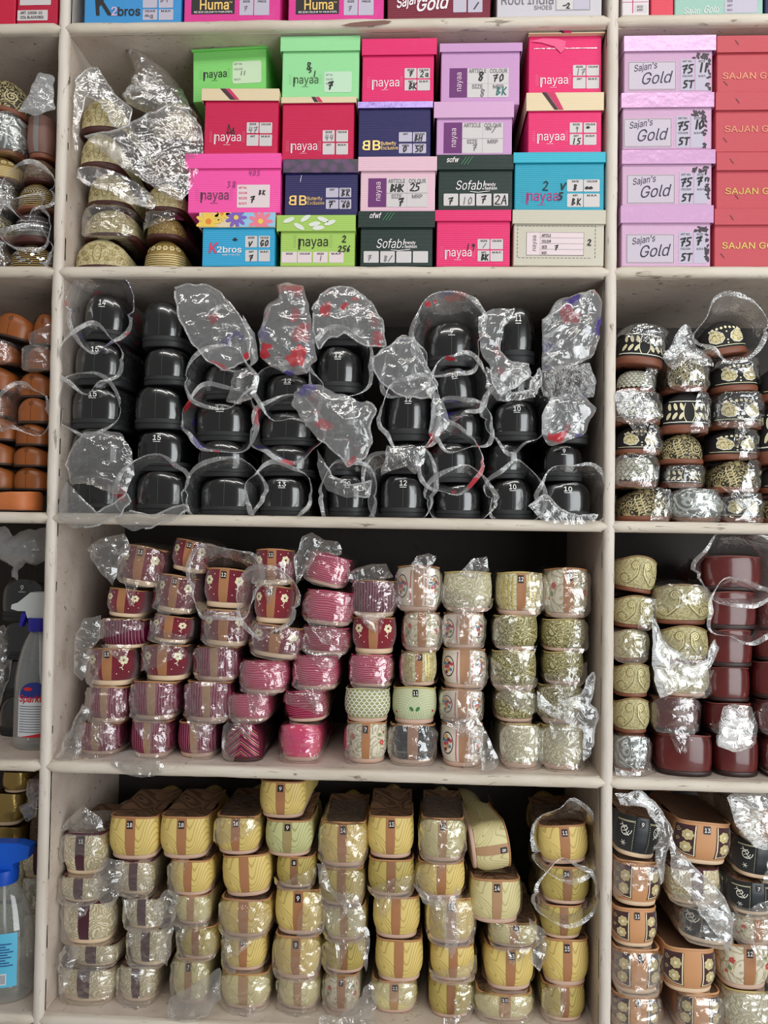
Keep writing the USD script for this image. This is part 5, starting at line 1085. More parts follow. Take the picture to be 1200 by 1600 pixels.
# fourth stack
d4.nayaa(696, 735, 401, WHP); d4.grid(((746, 765), (766, 786)), ((374, 390), (392, 409))); d4.hand('19', 727, 392, 10, w=1.3); d4.hand('BK', 751, 407, 9, w=1.8, adv=.6); d4.hand('/', 754, 388, 7, INK_G, 1)
sofab(c4, 711, 297, 43); c4.grid(((693, 716), (718, 742), (744, 768), (771, 794)), ((303, 322),), heads=()); c4.hand('7', 700, 320, 11, w=1.8); c4.hand('10', 721, 320, 11, INK_G, 1.3); c4.hand('7', 751, 318, 12, w=1.8); c4.hand('2A', 772, 320, 14, w=1.5, adv=.7)
c4.text('sofw', 697, 256, 8, WHP, 18, True, .2, y=c4.lidy, parent=c4.lid); c4.text('///', 720, 258, 10, plain('green_bar_print', (62, 120, 84), .5), 14, True, .4, y=c4.lidy, parent=c4.lid)
article(b4, (693, 722), (722, 786), 0, 0, 192, 240); b4.hand('7', 738, 236, 10, INK_G, 1.5); b4.hand('~/', 758, 208, 12, INK_G, 1.2)
article(a4, (702, 730), (730, 795), 0, 0, 107, 153); a4.hand('8', 746, 127, 14, w=2.2); a4.hand('70', 770, 128, 11, w=1.8); a4.hand('8', 749, 152, 12, INK_G, 1.4); a4.hand('BK', 774, 149, 12, INK_T, 1.8, adv=.7)
# fifth stack
d5.frame(808, 354, 930, 404, GREYP, .0008, dashed=True); d5.rect(822, 364, 912, 400, PALE_P, r=.0003); d5.frame(822, 364, 912, 400, GREYP, .0004); d5.text('nayaa', 837, 394, 6.5, GREYP, 24, vert=True)
for i, t in enumerate(('ARTICLE', 'COLOUR', 'SIZE', 'M.R.P.')):
    d5.text(t, 846, 371.5 + 9 * i, 4.4, BLACKP, 8 + 2 * (i < 2) * 3, True); d5.rect(843, 372.6 + 9 * i, 912, 373.1 + 9 * i, GREYP, 'rule_line', r=.00003, lift=.0006)
d5.rect(843.4, 364, 844, 400, GREYP, 'rule_line', r=.00003, lift=.0006); d5.hand('7', 866, 392, 8, w=1.4); d5.hand('2', 917, 384, 9, w=1.6)
c5.nayaa(823, 870, 314, plain('magenta_logo_print', (190, 40, 120), .5)); c5.grid(((886, 911), (912, 937)), ((281, 300), (303, 324))); c5.hand('2', 847, 298, 14, w=1.6, adv=.7); c5.hand('V', 875, 298, 11, w=2.2); c5.hand('5', 871, 313, 11, w=2.2); c5.hand('8', 895, 298, 9, w=1.6); c5.hand('BK', 892, 321, 10, w=1.6); c5.hand('~~', 914, 298, 7, w=1.8)
b5.nayaa(840, 880, 220, WHP); b5.grid(((890, 910), (912, 932)), ((192, 208), (210, 227))); b5.hand('9', 898, 207, 8, INK_G, 1); b5.hand('~', 916, 203, 6, w=1.6); b5.hand('15', 893, 226, 9, w=1.5)
a5.nayaa(845, 885, 132, WHP); a5.grid(((895, 915), (916, 936)), ((102, 119), (121, 139))); a5.hand('17', 899, 118, 10, INK_G, 1)
tp = [a5.loc(x, y) for x, y in ((828, 66), (848, 61), (872, 62), (884, 66), (882, 78), (876, 84), (866, 74), (846, 68))]
a5.flat(Polygon(tp), 'torn_flap', plain('torn_pink_paper', (238, 92, 142), .6), .0016)
part(a5.body, 'front_tape', chamfer_box(-.05, .05, -.0012, -.0004, a5.lz * .78, a5.lz * .80, .0002), FILM_HEM)

# lilac and red boxes of the next bay
LSH = plain('pearl_lilac_card', (214, 168, 210), .34, .25, bump=(45, .5, .003)); LBD = card('lilac_pearl_body', (208, 166, 200), .35, 2600)
RED = card('brick_red_card', (196, 74, 86), .5, 2600, strength=.12); FLD = plain('dark_floral_print', (62, 58, 64), .5); LILG = plain('pale_violet_panel', (202, 192, 206), .5)
lil = [((969, 1114, 322, 350), (971, 1110)), ((971, 1117, 235, 258), (972, 1112)), ((970, 1115, 146, 170), (973, 1112)), ((974, 1118, 57, 82), (975, 1113))]
redb = [((1116, 1250, 327, 353), (1116, 1247)), ((1119, 1254, 239, 268), (1119, 1250)), ((1117, 1253, 145, 174), (1118, 1250)), ((1119, 1255, 57, 84), (1120, 1252))]
z = z2 = ZS
for i in range(4):
    pos = ('lowest', 'second from bottom', 'third from bottom', 'topmost')[i]
    bx = Box(f'lilac shoe box with pearly lid, {pos} in the lilac stack', *lil[i], z, .006 + .003 * (i % 2), LBD, LSH, group='lilac shoe boxes'); z = bx.top
    yb = (413, 320, 232, 143)[i]; xo = (-3, -2, -7, 0)[i]
    bx.rect(981 + xo, yb - 47, 1057 + xo, yb - 1, LILG, r=.0003); bx.frame(982 + xo, yb - 46, 1056 + xo, yb - 2, plain('brown_border_print', (150, 118, 120), .5), .0007)
    vio = plain('dark_violet_print', (58, 50, 78), .5)
    bx.text("Sajan's", 990 + xo, yb - 30, 10, vio, 35, False, .25, rot=9); bx.text('Gold', 1000 + xo, yb - 10, 18, vio, 44, False, .32, rot=4)
    bx.rect(1063 + xo, yb - 50, 1084 + xo, yb - 1, LILP, r=.0005); bx.rect(1086 + xo, yb - 50, 1107 + xo, yb - 1, LILP, r=.0005)
    bx.text('ART NO.', 1066 + xo, yb - 45, 3, GREYP, 15, True); bx.text('SIZE', 1091 + xo, yb - 45, 3, GREYP, 10, True); bx.text('COLOUR', 1066 + xo, yb - 22, 3, GREYP, 15, True); bx.text('M.R.P.', 1091 + xo, yb - 22, 3, GREYP, 11, True)
    bx.hand(('75', '75', '75', '75')[i], 1065 + xo, yb - 28, 13, w=2.2, adv=.6); bx.hand(('7', '7', '10', '11')[i], 1090 + xo, yb - 30, 13, w=2.6, adv=.55); bx.hand('5T', 1066 + xo, yb - 5, 11, w=2.2, adv=.8)
    rr = random.Random(i); fl_ = []
    for k in range(16):
        a = bx.loc(1084 + xo + rr.uniform(0, 24), yb - 58 + rr.uniform(0, 7)); b_ = bx.loc(1106 + rr.uniform(-2, 4) + xo, yb - 50 + rr.uniform(0, 48))
        for c_ in (a, b_): fl_.append(affinity.rotate(affinity.scale(Point(c_).buffer(.0032, 3), 1, .5), rr.uniform(0, 180)))
    bx.flat(unary_union(fl_).intersection(sbox(-bx.w / 2 + .002, .001, bx.w / 2 - .002, bx.lz)), 'floral_print', FLD, .0005)
    bx2 = Box(f'brick red shoe box with gold lettering, {pos} in the red stack', *redb[i], z2, .010 + .002 * (i % 2), RED, RED, group='brick red shoe boxes'); z2 = bx2.top
    bx2.text('SAJAN GOLD', (1127, 1132, 1131, 1128)[i], (389, 304, 207, 124)[i], 9.5, GOLDP if i < 2 else plain('worn_gold_print', (214, 140, 112), .45, .2), 98, True)
    bx2.staple((1142, 1142, 1151, 1150)[i], (342, 254, 160, 69)[i], -55); bx2.staple((1129, 1151, 1133, 1134)[i], (400, 308, 219, 131)[i], -50, False)

# boxes standing on the top board: only their feet show
ZT = SHELF[0]; top = ZT + .096
def tbox(label, x0, x1, bodym, **kw): return Box(label, (x0 - 1, x1 + 1, 0, 0), (x0, x1), ZT, .006, bodym, bodym, topz=top, group='boxes on the top board', **kw)
t1 = tbox('deep red shoe box with two white stickers on the top board', 26, 89, card('deep_red_card', (190, 22, 60))); t1.rect(27, 16, 75, 33, CARD); t1.rect(31, -6, 80, 9, CARD)
t1.text('ART. 10008-10', 32, 23, 4, BLACKP, 34, True); t1.text('COL BLACK/RED', 32, 30, 4, BLACKP, 36, True)
t0 = tbox('plain red shoe box at the left end of the top board', -42, 23, card('red_card', (206, 26, 64)))
t2 = tbox('blue shoe box with black logo on the top board', 131, 282, card('azure_card', (58, 150, 216))); 
t2.text('K', 147, 24, 38, BLACKP, 24, True, -.08)
t2.text('2', 172, 25, 13, plain('pale_pink_logo', (226, 178, 206), .5), 9, True); t2.text('bros', 183, 25, 13, BLACKP, 35, True)
t2.grid(((223, 246), (248, 271)), ((-8, 13), (15, 32)), LILP, ('SIZE', 'M.R.P.', 'COLOUR', 'M.R.P.')); t2.hand('04', 250, 4, 9, INK_G, 1.2); t2.hand('~a', 226, 30, 9, INK_G, 1.1)
MG = card('magenta_card', (226, 56, 150))
for i, (xa, xb) in enumerate(((287, 437), (450, 599))):
    t = tbox(('magenta shoe box beside the blue one on the top board', 'magenta shoe box beside the maroon one on the top board')[i], xa, xb, MG); o = xa - 287
    t.rect(299 + o, -6, 367 + o, 23, BLACKP, 'black_panel', r=.0003); t.text('Huma', 311 + o, 16, 15, GOLDP, 45, True, lift=.001); t.text('WE GIVE COLOUR TO YOUR STEPS.', 303 + o, 21.5, 2.8, WHP, 60, True, lift=.001); t.text('TM', 358 + o, 6, 3, GOLDP, 5, lift=.001)
    t.grid((((374, 396), (397, 421)), ((537, 559), (560, 584)))[i], ((0, 24.5),), LILP, ('SIZE', 'PRICE')); t.hand('7', (381, 544)[i], 18, 8, INK_G, 1)
t = tbox('maroon shoe box with white script on the top board', 605, 766, card('maroon_card', (122, 28, 52))); t.text("Sajan's", 619, 14, 16, WHP, 46, True, .3, rot=14); t.text('Gold', 648, 19, 20, WHP, 48, True, .32, rot=6); t.grid(((708, 729), (731, 754)), ((-4, 20),), LILP, ()); t.hand('/', 740, 15, 10, INK, 1.6)
t = tbox('pale grey shoe box with grey lettering on the top board', 776, 940, card('pale_grey_card', (206, 202, 210))); t.text('Root India', 782, 8, 15, GREYP, 79, False); t.text('SHOES', 834, 16, 6.5, GREYP, 27); t.frame(868, -8, 922, 17, GREYP, .0005); t.rect(870, -6, 895, 15.5, CARD); t.rect(896, -6, 920, 15.5, LILP); t.hand('C-2', 873, 14, 8, w=1.6, adv=.7)
t = tbox('white shoe box with pink ruled stripes on the top board', 972, 1014, card('white_card', (224, 216, 220))); t.rect(988, -10, 989.5, 21, RP, 'pink_rule', r=.0001); t.rect(972, 3, 1013, 4.2, RP, 'pink_rule', r=.0001); t.rect(992, 8, 1011, 19, CARD); t.text('SIZE', 995, 13, 3.4, GREYP, 9, True); t.text('MRP', 995, 18, 3.4, GREYP, 9, True)
t = tbox('coral red shoe box beside the mint one on the top board', 1017, 1052, card('coral_card', (224, 72, 92)))
t = tbox('mint green shoe box with white script on the top board', 1054, 1192, card('pale_mint_card', (158, 198, 184))); t.text('Sajan', 1067, 22, 9, WHP, 24, False, .25); t.text('Gold', 1098, 21, 11, WHP, 22, False, .3); t.text('TM', 1121, 14, 3, WHP, 5); t.rect(1132, -4, 1183, 21, LILP, r=.0003)
for i, s_ in enumerate(('SIZE', 'ART', 'M.R.P.')): t.text(s_, 1136, 4 + 7 * i, 3.2, GREYP, 8, True)
tbox('dark navy shoe box at the right end of the top board', 1195, 1262, card('deep_navy_card', (24, 40, 78)))

# ------------------------------------------------------------------ spray bottles
CLEAR = mat('clear_bottle_plastic', {'lw': ('layer_weight', {'blend': .35}), 'fr': ('map_range', {'from_min': 0, 'from_max': 1, 'to_min': .07, 'to_max': .7, 'clamp': True}), 't': ('transparent_bsdf', {'color': (.93, .95, .95)}),
  'df': ('diffuse_bsdf', {'color': (.75, .78, .78)}), 'm1': ('mix_closure', {'fac': .12}), 'g': ('glossy_bsdf', {'roughness': .06, 'color': (1, 1, 1)}), 'm2': ('mix_closure', {})},
  [('lw.facing', 'fr.value'), ('t.BSDF', 'm1.closure1'), ('df.BSDF', 'm1.closure2'), ('fr.result', 'm2.fac'), ('m1.closure', 'm2.closure1'), ('g.BSDF', 'm2.closure2')], 'm2.closure')
def extrude_y(poly, y0, y1):
    m = trimesh.creation.extrude_polygon(poly, y1 - y0, engine='earcut'); v = m.vertices
    return trimesh.Trimesh(np.c_[v[:, 0], y0 + v[:, 2], v[:, 1]], m.faces[:, ::-1], process=False)
def sprayer(label, x, y, zb, H, rx, ry, head_rgb, collar_rgb, front, head_h=.052):
    t = thing('spray_bottle', label, 'spray bottle', xform((x, y, zb)), 'cleaning sprays')
    hb = H - head_h
    pf = [(.02, 0), (.86, .0005), (.97, .006), (1, .016), (1.0, .45 * hb), (.98, .55 * hb), (.90, .66 * hb), (.72, .80 * hb), (.50, .90 * hb), (.36, .95 * hb), (.34, .965 * hb), (.34, hb)]
    sm = PchipInterpolator(np.linspace(0, 1, len(pf)), np.array(pf)); pr = sm(np.linspace(0, 1, 42)); v, f = lathe(np.c_[pr[:, 0] * rx, pr[:, 1]], 36, 1, ry / rx)
    part(t, 'bottle', (v, f), CLEAR, smooth=45)
    part(t, 'dip_tube', tube([(0.001, 0, hb), (.004, 0, hb * .6), (.012, -.002, hb * .3), (.018, -.002, .012)], .0026, 8), plain('white_dip_tube', (214, 216, 214), .4), smooth=True)
    part(t, 'collar', lathe([(.0, hb - .012), (.36 * rx + .004, hb - .012), (.36 * rx + .005, hb), (.36 * rx + .004, hb + .010), (0, hb + .010)], 28), plain('collar_%d' % collar_rgb[2], collar_rgb, .35), smooth=40)
    k = rx / .040
    hp = Polygon([(.016 * k, hb + .010), (.014 * k, hb + .020), (.034 * k, hb + .030), (.036 * k, hb + .048), (.022 * k, hb + .052), (-.012 * k, hb + .0515), (-.034 * k, hb + .034), (-.044 * k, hb + .031), (-.045 * k, hb + .025), (-.034 * k, hb + .022), (-.020 * k, hb + .022), (-.016 * k, hb + .010)]).buffer(.0015).buffer(-.0005)
    part(t, 'trigger_head', extrude_y(hp, -.0105, .0105), plain('trigger_%d' % head_rgb[2], head_rgb, .35))
    part(t, 'trigger_lever', extrude_y(Polygon([(-.020 * k, hb + .024), (-.030 * k, hb + .016), (-.034 * k, hb - .004), (-.029 * k, hb - .006), (-.023 * k, hb + .010), (-.014 * k, hb + .020)]), -.006, .006), plain('collar_%d' % collar_rgb[2], collar_rgb, .35))
    def wrap(geom, name, m, lift, parent=t, edge=.006, tri=None):
        v, f = tri or tri2d(geom, edge); th = v[:, 0] / rx
        th = np.clip(th, -1.4, 1.4)
        sh = np.interp(v[:, 1], pr[:, 1], pr[:, 0]) 
        return part(parent, name, (np.c_[(rx * sh + lift) * np.sin(th), -(ry * sh + lift) * np.cos(th), v[:, 1]], f), m, smooth=True)
    front(wrap, H)
    return t
BLUEP, REDP = plain('label_blue', (36, 52, 132), .45), plain('label_red', (206, 40, 52), .45)
def front_clear(wrap, H):
    lb = wrap(unary_union([sbox(-.022, .022, .036, .085), affinity.scale(Point(.006, .085).buffer(.026, 8), 1.05, 1.0).intersection(sbox(-.022, .08, .036, .2))]), 'label', plain('label_white', (216, 220, 224), .5), .0006)
    wrap(affinity.scale(Point(.006, .088).buffer(.024, 8), 1.05, 1.0).intersection(sbox(-.022, .086, .034, .2)), 'label_top', BLUEP, .0010, lb)
    v, f = text2d('Sparkle', .011, True, .2, .044); wrap(None, 'lettering', REDP, .0014, lb, tri=(v + [-.020, .080], f))
    wrap(affinity.scale(Point(-.004, .101).buffer(.004, 6), 1.9, .8), 'emblem', REDP, .0014, lb)
    wrap(unary_union([sbox(-.018, .030 + i * .0042, .030 - (i * 7 % 5) * .002, .0312 + i * .0042) for i in range(11)]), 'small_print', plain('label_grey_text', (120, 124, 134), .5), .0012, lb)
    wrap(Polygon([(-.016, .022), (.036, .022), (.036, .032)]), 'label_base', REDP, .0014, lb)
_s1 = hit(56, 1184, .085)
sprayer('clear spray bottle with white trigger and blue collar', -.0174 - .0415, .078, SHELF[3] + .0003, .258, .039, .026, (196, 200, 198), (40, 36, 150), front_clear)
def front_blue(wrap, H):
    lb = wrap(sbox(-.055, .028, .043, .112).difference(affinity.scale(Point(-.055, .150).buffer(.05, 8), 1.6, 1)), 'label', plain('label_cyan', (94, 190, 226), .45), .0006)
    wrap(unary_union([sbox(-.05, .062 + i * .0042, .036 - (i * 7 % 5) * .003, .0632 + i * .0042) for i in range(9)]), 'small_print', BLUEP, .0020, lb, .004)
    wrap(sbox(.012, .032, .026, .050), 'white_box', plain('label_white', (216, 220, 224), .5), .0010, lb); wrap(unary_union([sbox(.0145 + i * .0021, .034, .0155 + i * .0021, .048) for i in range(5)]), 'bars', plain('label_grey_text', (120, 124, 134), .5), .0014, lb)
    wrap(sbox(-.05, .030, .004, .046), 'white_box', plain('label_white', (216, 220, 224), .5), .0010, lb)
sprayer('spray bottle with bright blue trigger and pale blue label', -.0174 - .078, .052, SHELF[4] + .0003, .244, .052, .034, (18, 90, 206), (14, 78, 190), front_blue, .050)

# ------------------------------------------------------------------ loose bags
loose_bag('large clear bag draped in a triangle over the gold shoes, box shelf', [(133, 214), (150, 212), (195, 198), (232, 178), (262, 165), (290, 172), (312, 196), (318, 240), (300, 290), (284, 317), (262, 306), (225, 282), (190, 262), (165, 240)], .004, .012, FILM_CRINKLE, 11, hem=(.0, .45), crink=.006, wave=.03)
loose_bag('clear bag with a pointed mouth above the gold shoes, box shelf', [(193, 65), (212, 76), (235, 92), (262, 112), (286, 140), (296, 168), (270, 182), (236, 180), (196, 162), (188, 150), (206, 128), (212, 112), (202, 92)], .05, .03, FILM_CRINKLE, 12, crink=.006, wave=.03)
loose_bag('clear bag standing round the topmost gold shoe, box shelf', [(118, 128), (142, 104), (152, 106), (168, 132), (186, 156), (206, 170), (200, 200), (176, 196), (158, 160), (134, 150), (122, 200), (118, 262), (112, 200)], .010, .004, FILM_SMOOTH, 13, crink=.003, hem=(0, .6))
loose_bag('crumpled clear bag between the gold shoe stacks, box shelf', [(122, 262), (150, 258), (186, 270), (222, 290), (246, 316), (240, 330), (204, 318), (170, 300), (138, 290), (120, 280)], .006, .006, FILM_CRINKLE, 14, crink=.006)
loose_bag('grey clear bag flap on the mauve shoe, jewelled shoe shelf', [(27, 172), (44, 150), (60, 112), (84, 118), (86, 170), (52, 180)], .010, .008, FILM_MILKY, 15, crink=.004)
loose_bag('clear bag bulging in front of the first black shoe stack', [(118, 688), (132, 676), (160, 672), (190, 678), (206, 700), (210, 742), (196, 772), (172, 770), (140, 756), (110, 756), (102, 726)], .000, .016, FILM_SMOOTH, 16, crink=.005, wave=.026)
loose_bag('clear bag hanging over the shelf edge below the first black stack', [(104, 752), (120, 770), (150, 800), (176, 790), (200, 770), (204, 782), (186, 806), (150, 822), (110, 824), (90, 812), (88, 790)], -.008, .004, FILM_SMOOTH, 17, crink=.004, hem=(.1, .7))
loose_bag('clear bag hanging over the shelf edge below the second black stack', [(180, 806), (204, 798), (236, 806), (262, 798), (288, 786), (294, 794), (270, 812), (236, 824), (206, 830), (190, 822)], -.008, .004, FILM_SMOOTH, 18, crink=.004, hem=(.1, .8))
loose_bag('tall clear printed bag standing open around the third black stack', [(273, 452), (284, 446), (318, 444), (344, 456), (372, 490), (390, 524), (388, 560), (366, 576), (350, 578), (320, 560), (296, 530), (280, 496)], .004, .004, FILM_PRINT, 19, crink=.004, hem=(.0, 1.0))
loose_bag('bulging grey bag beside the topmost shoe of the third black stack', [(378, 490), (398, 520), (404, 560), (392, 574), (384, 540)], .012, .008, FILM_MILKY, 20)
loose_bag('clear bag end below the topmost shoe of the third black stack', [(366, 580), (392, 574), (404, 590), (398, 622), (376, 630), (352, 626), (360, 604)], .002, .008, FILM_CRINKLE, 21)
loose_bag('printed bag with red and violet blots on the fourth black stack', [(434, 446), (452, 441), (474, 446), (482, 480), (490, 520), (496, 560), (480, 582), (452, 586), (424, 572), (405, 556), (404, 520), (414, 480), (436, 462)], -.004, .018, FILM_PRINT, 22, crink=.006, wave=.026)
loose_bag('tall printed bag standing open around the fifth black stack', [(488, 484), (500, 462), (530, 446), (552, 452), (580, 472), (596, 500), (602, 538), (586, 542), (560, 534), (540, 520), (510, 530), (498, 546), (490, 524)], .002, .005, FILM_PRINT, 23, crink=.004, hem=(0, 1))
loose_bag('large printed bag with red blots hanging before the fifth black stack', [(458, 612), (476, 602), (500, 600), (530, 616), (556, 624), (580, 632), (590, 640), (578, 668), (582, 690), (568, 716), (546, 732), (534, 716), (510, 694), (490, 680), (470, 654), (456, 634)], -.010, .014, FILM_PRINT, 24, crink=.006, wave=.03, hem=(.3, .8))
loose_bag('crumpled clear bag low in the fifth black stack', [(494, 700), (520, 744), (548, 760), (580, 752), (576, 774), (540, 778), (512, 768), (498, 740)], -.006, .004, FILM_SMOOTH, 25, hem=(.1, .6))
loose_bag('printed bag mouth on the sixth black stack', [(582, 560), (600, 545), (622, 530), (645, 528), (654, 545), (684, 606), (672, 620), (640, 622), (604, 606), (586, 584)], .006, .004, FILM_PRINT, 26, crink=.004, hem=(0, 1))
loose_bag('printed bag gathered between the sixth and seventh black stacks', [(676, 606), (692, 628), (704, 660), (690, 676), (676, 690), (668, 676), (674, 640)], -.004, .006, FILM_PRINT, 27, crink=.004)
loose_bag('clear crumpled bag below the second shoe of the sixth black stack', [(604, 694), (640, 700), (664, 698), (662, 724), (650, 742), (632, 728), (610, 736), (596, 744)], -.004, .006, FILM_CRINKLE, 28)
loose_bag('printed bag wrapped round the topmost shoe of the eighth black stack', [(748, 496), (770, 484), (806, 480), (790, 510), (778, 548), (800, 566), (828, 570), (826, 590), (806, 606), (782, 616), (770, 600), (764, 570), (750, 548)], -.006, .008, FILM_PRINT, 29, crink=.005, hem=(.3, .8))
loose_bag('smooth clear bag end on the eighth black stack', [(760, 574), (776, 590), (800, 614), (826, 608), (842, 572), (846, 600), (834, 622), (806, 628), (776, 626), (758, 606)], -.004, .006, FILM_SMOOTH, 30, hem=(0, .6))
loose_bag('printed bag standing on the ninth black stack', [(848, 500), (872, 470), (904, 456), (930, 449), (942, 474), (938, 520), (926, 560), (896, 572), (866, 582), (846, 576), (848, 540)], -.002, .018, FILM_PRINT, 31, crink=.006, wave=.03)
loose_bag('glossy black wrapped bundle in the ninth black stack', [(846, 578), (880, 570), (922, 566), (932, 590), (928, 618), (880, 624), (848, 618)], -.002, .010, FILM_DARK, 32, crink=.008, wave=.016)
loose_bag('printed bag with a red blot over the third shoe, ninth black stack', [(846, 650), (862, 622), (890, 615), (916, 622), (933, 636), (922, 660), (912, 682), (886, 690), (856, 696), (846, 676)], -.004, .012, FILM_PRINT, 33, crink=.005)
loose_bag('clear bag hanging over the shelf edge below the ninth black stack', [(828, 790), (852, 772), (876, 796), (906, 808), (938, 804), (930, 816), (880, 820), (846, 812)], -.008, .004, FILM_SMOOTH, 34, hem=(0, .5))
loose_bag('clear bag corner sticking out left of the first maroon stack', [(137, 855), (158, 842), (194, 834), (206, 856), (186, 884), (176, 916), (158, 896), (140, 870)], .012, .010, FILM_CRINKLE, 35, crink=.007)
loose_bag('clear bag hanging left of the first maroon stack, mid height', [(118, 990), (132, 968), (158, 962), (154, 1000), (140, 1018), (130, 1066), (114, 1050)], .014, .008, FILM_CRINKLE, 36, crink=.006)
loose_bag('clear bag trailing to the shelf at the first maroon stack', [(84, 1186), (104, 1150), (130, 1100), (140, 1108), (128, 1150), (124, 1186), (104, 1198)], .012, .008, FILM_CRINKLE, 37, crink=.006)
loose_bag('clear bag hanging over the shelf edge below the second maroon stack', [(170, 1180), (206, 1172), (246, 1186), (258, 1196), (250, 1208), (222, 1216), (192, 1208), (176, 1196)], -.008, .004, FILM_CRINKLE, 38, crink=.004)
loose_bag('clear bag twisted up above the fifth maroon stack', [(458, 880), (470, 838), (486, 830), (508, 844), (530, 848), (534, 868), (500, 866), (476, 890), (462, 918)], .020, .010, FILM_CRINKLE, 40, crink=.006)
loose_bag('dark clear bag twist above the sixth maroon stack', [(540, 906), (556, 886), (582, 880), (604, 882), (616, 904), (590, 910), (560, 910)], .040, .012, FILM_CRINKLE, 41, crink=.006)
loose_bag('clear bag twist above the first medallion shoe', [(640, 886), (652, 870), (668, 864), (682, 868), (674, 888), (656, 900)], .016, .008, FILM_CRINKLE, 42, crink=.006)
loose_bag('clear bag twist above the topmost cream brocade shoe', [(716, 896), (736, 876), (762, 870), (766, 894), (742, 904)], .014, .006, FILM_CRINKLE, 43, crink=.006)
loose_bag('clear bag trailing between the cream stacks', [(688, 1132), (716, 1126), (744, 1116), (764, 1150), (780, 1186), (772, 1204), (752, 1204), (748, 1160), (716, 1140)], -.002, .006, FILM_CRINKLE, 44, crink=.005)
loose_bag('clear bag hanging beside the tenth cream stack', [(838, 1080), (868, 1104), (906, 1086), (926, 1048), (930, 1060), (918, 1100), (934, 1110), (924, 1180), (912, 1190), (910, 1140), (866, 1120), (840, 1108)], .004, .006, FILM_SMOOTH, 45, crink=.005, hem=(.1, .6))
loose_bag('clear bag fanned out above the first yellow stack', [(80, 1302), (100, 1288), (132, 1258), (156, 1276), (166, 1300), (130, 1296)], .050, .010, FILM_CRINKLE, 46)
loose_bag('clear bag spread between the first and second yellow stacks', [(140, 1380), (166, 1340), (194, 1346), (200, 1372), (178, 1410), (166, 1424), (150, 1400)], .012, .010, FILM_CRINKLE, 47, crink=.007)
loose_bag('clear bag crumpled between the second and third yellow stacks', [(240, 1410), (262, 1390), (280, 1400), (272, 1440), (262, 1510), (246, 1500), (252, 1450)], .010, .010, FILM_CRINKLE, 48, crink=.007)
loose_bag('clear bag gathered at the foot of the third yellow stack', [(262, 1560), (300, 1540), (330, 1520), (346, 1512), (344, 1560), (320, 1590), (290, 1600), (262, 1596)], .002, .008, FILM_SMOOTH, 49, crink=.006)
loose_bag('clear bag sheet between the sixth and seventh yellow stacks', [(494, 1350), (506, 1350), (520, 1392), (560, 1400), (580, 1470), (572, 1520), (560, 1480), (540, 1420), (500, 1380)], .004, .006, FILM_CRINKLE, 50, crink=.006)
loose_bag('clear bag heap at the foot of the sixth yellow stack', [(494, 1586), (530, 1590), (560, 1560), (580, 1530), (590, 1560), (582, 1604), (500, 1606)], .002, .010, FILM_CRINKLE, 51, crink=.007)
loose_bag('clear bag pulled between the eighth and ninth yellow stacks', [(646, 1380), (668, 1398), (704, 1402), (716, 1380), (718, 1460), (708, 1500), (694, 1478), (692, 1420), (660, 1412)], .006, .005, FILM_SMOOTH, 54, crink=.005)
loose_bag('clear bag sheet behind the ninth yellow stack', [(826, 1436), (850, 1450), (858, 1484), (842, 1520), (828, 1500), (836, 1470)], .012, .008, FILM_CRINKLE, 55)
loose_bag('clear bag twisted up on the second paisley stack', [(1036, 560), (1052, 530), (1070, 504), (1080, 512), (1088, 540), (1110, 560), (1118, 574), (1096, 572), (1070, 560), (1050, 580)], .008, .010, FILM_CRINKLE, 56, crink=.007)
loose_bag('clear bag flap across the third shoe of the first paisley stack', [(962, 612), (990, 606), (1016, 620), (1038, 650), (1012, 656), (980, 660), (964, 640)], -.002, .006, FILM_CRINKLE, 58)
loose_bag('clear bag hanging from the second scroll shoe stack', [(1020, 960), (1034, 1000), (1060, 1020), (1080, 1042), (1104, 1030), (1118, 1000), (1122, 1014), (1100, 1056), (1072, 1076), (1030, 1090), (1018, 1040)], .000, .005, FILM_SMOOTH, 60, hem=(.0, .5))
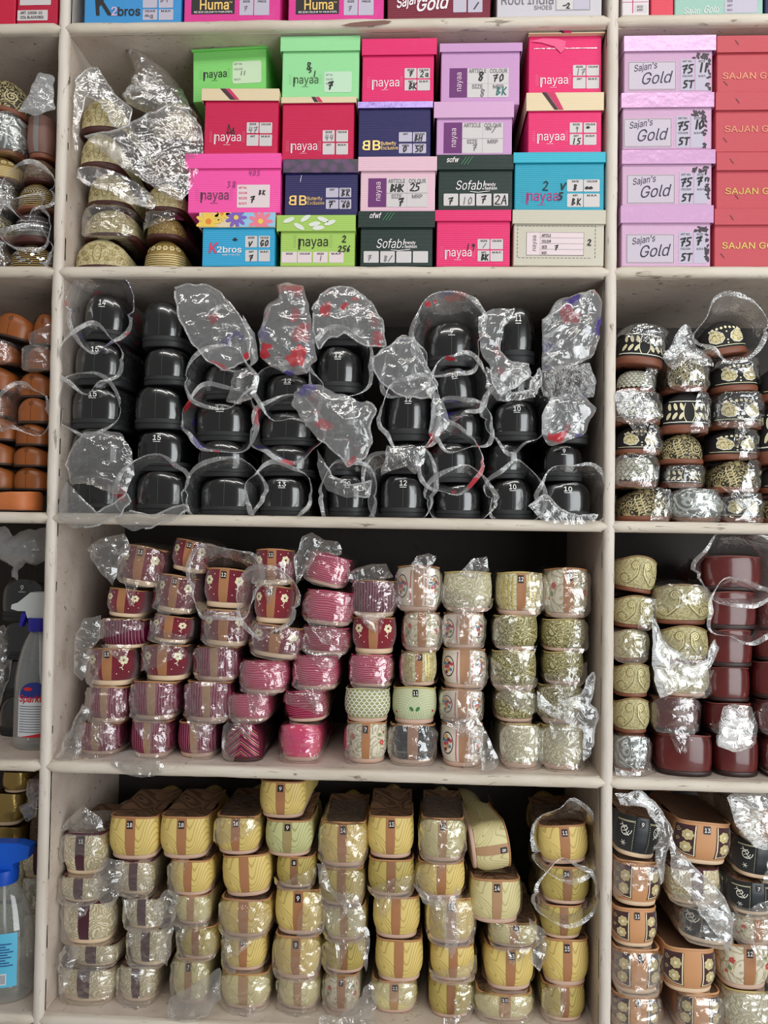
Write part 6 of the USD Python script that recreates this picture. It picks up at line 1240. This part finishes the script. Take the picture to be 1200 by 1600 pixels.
loose_bag('clear bag trailing at the foot of the first scroll shoe stack', [(958, 1196), (972, 1204), (1000, 1204), (1024, 1190), (1024, 1170), (1012, 1180), (1000, 1212), (964, 1214)], .002, .004, FILM_SMOOTH, 61)
loose_bag('crumpled clear bag on the fifth oxblood shoe', [(1122, 1140), (1130, 1104), (1146, 1098), (1176, 1106), (1186, 1140), (1182, 1164), (1150, 1174), (1118, 1166)], .000, .010, FILM_CRINKLE, 62)
loose_bag('large clear bag falling from the first black velvet stack', [(960, 1240), (1000, 1236), (1020, 1250), (1038, 1276), (1050, 1300), (1042, 1330), (1032, 1380), (1024, 1340), (1030, 1300), (1010, 1262), (970, 1256)], .008, .006, FILM_SMOOTH, 63, crink=.006, hem=(.1, .6))
loose_bag('clear bag sliding down the second black velvet stack', [(1046, 1300), (1060, 1330), (1090, 1360), (1130, 1400), (1146, 1440), (1140, 1490), (1110, 1450), (1080, 1400), (1050, 1370)], -.004, .004, FILM_SMOOTH, 64, crink=.006, hem=(.1, .5))
loose_bag('clear bag over the topmost floral shoe, black velvet shelf', [(1136, 1246), (1150, 1238), (1206, 1240), (1210, 1330), (1180, 1326), (1150, 1290)], .006, .008, FILM_CRINKLE, 65)
loose_bag('greyish carrier bag stuffed above the black shoes, clear spray bottle shelf', [(-30, 826), (6, 822), (20, 836), (46, 828), (72, 824), (74, 876), (54, 882), (40, 880), (30, 890), (26, 906), (18, 900), (20, 884), (4, 878), (-8, 868), (-30, 872)], .10, .03, FILM_MILKY, 66, crink=.008, wave=.03)
loose_bag('dark clear bag hanging behind the clear spray bottle', [(-20, 980), (6, 976), (22, 1000), (18, 1040), (8, 1080), (-20, 1150)], .13, .02, FILM_CRINKLE, 67, crink=.006)
loose_bag('clear bag over the grey heel beside the blue sprayer', [(30, 1262), (46, 1250), (58, 1252), (58, 1276), (40, 1284)], .08, .010, FILM_CRINKLE, 68)
loose_bag('clear bag sliding below the first yellow stack', [(92, 1492), (104, 1476), (124, 1480), (116, 1504), (104, 1540), (96, 1566), (90, 1530)], .020, .008, FILM_CRINKLE, 69)
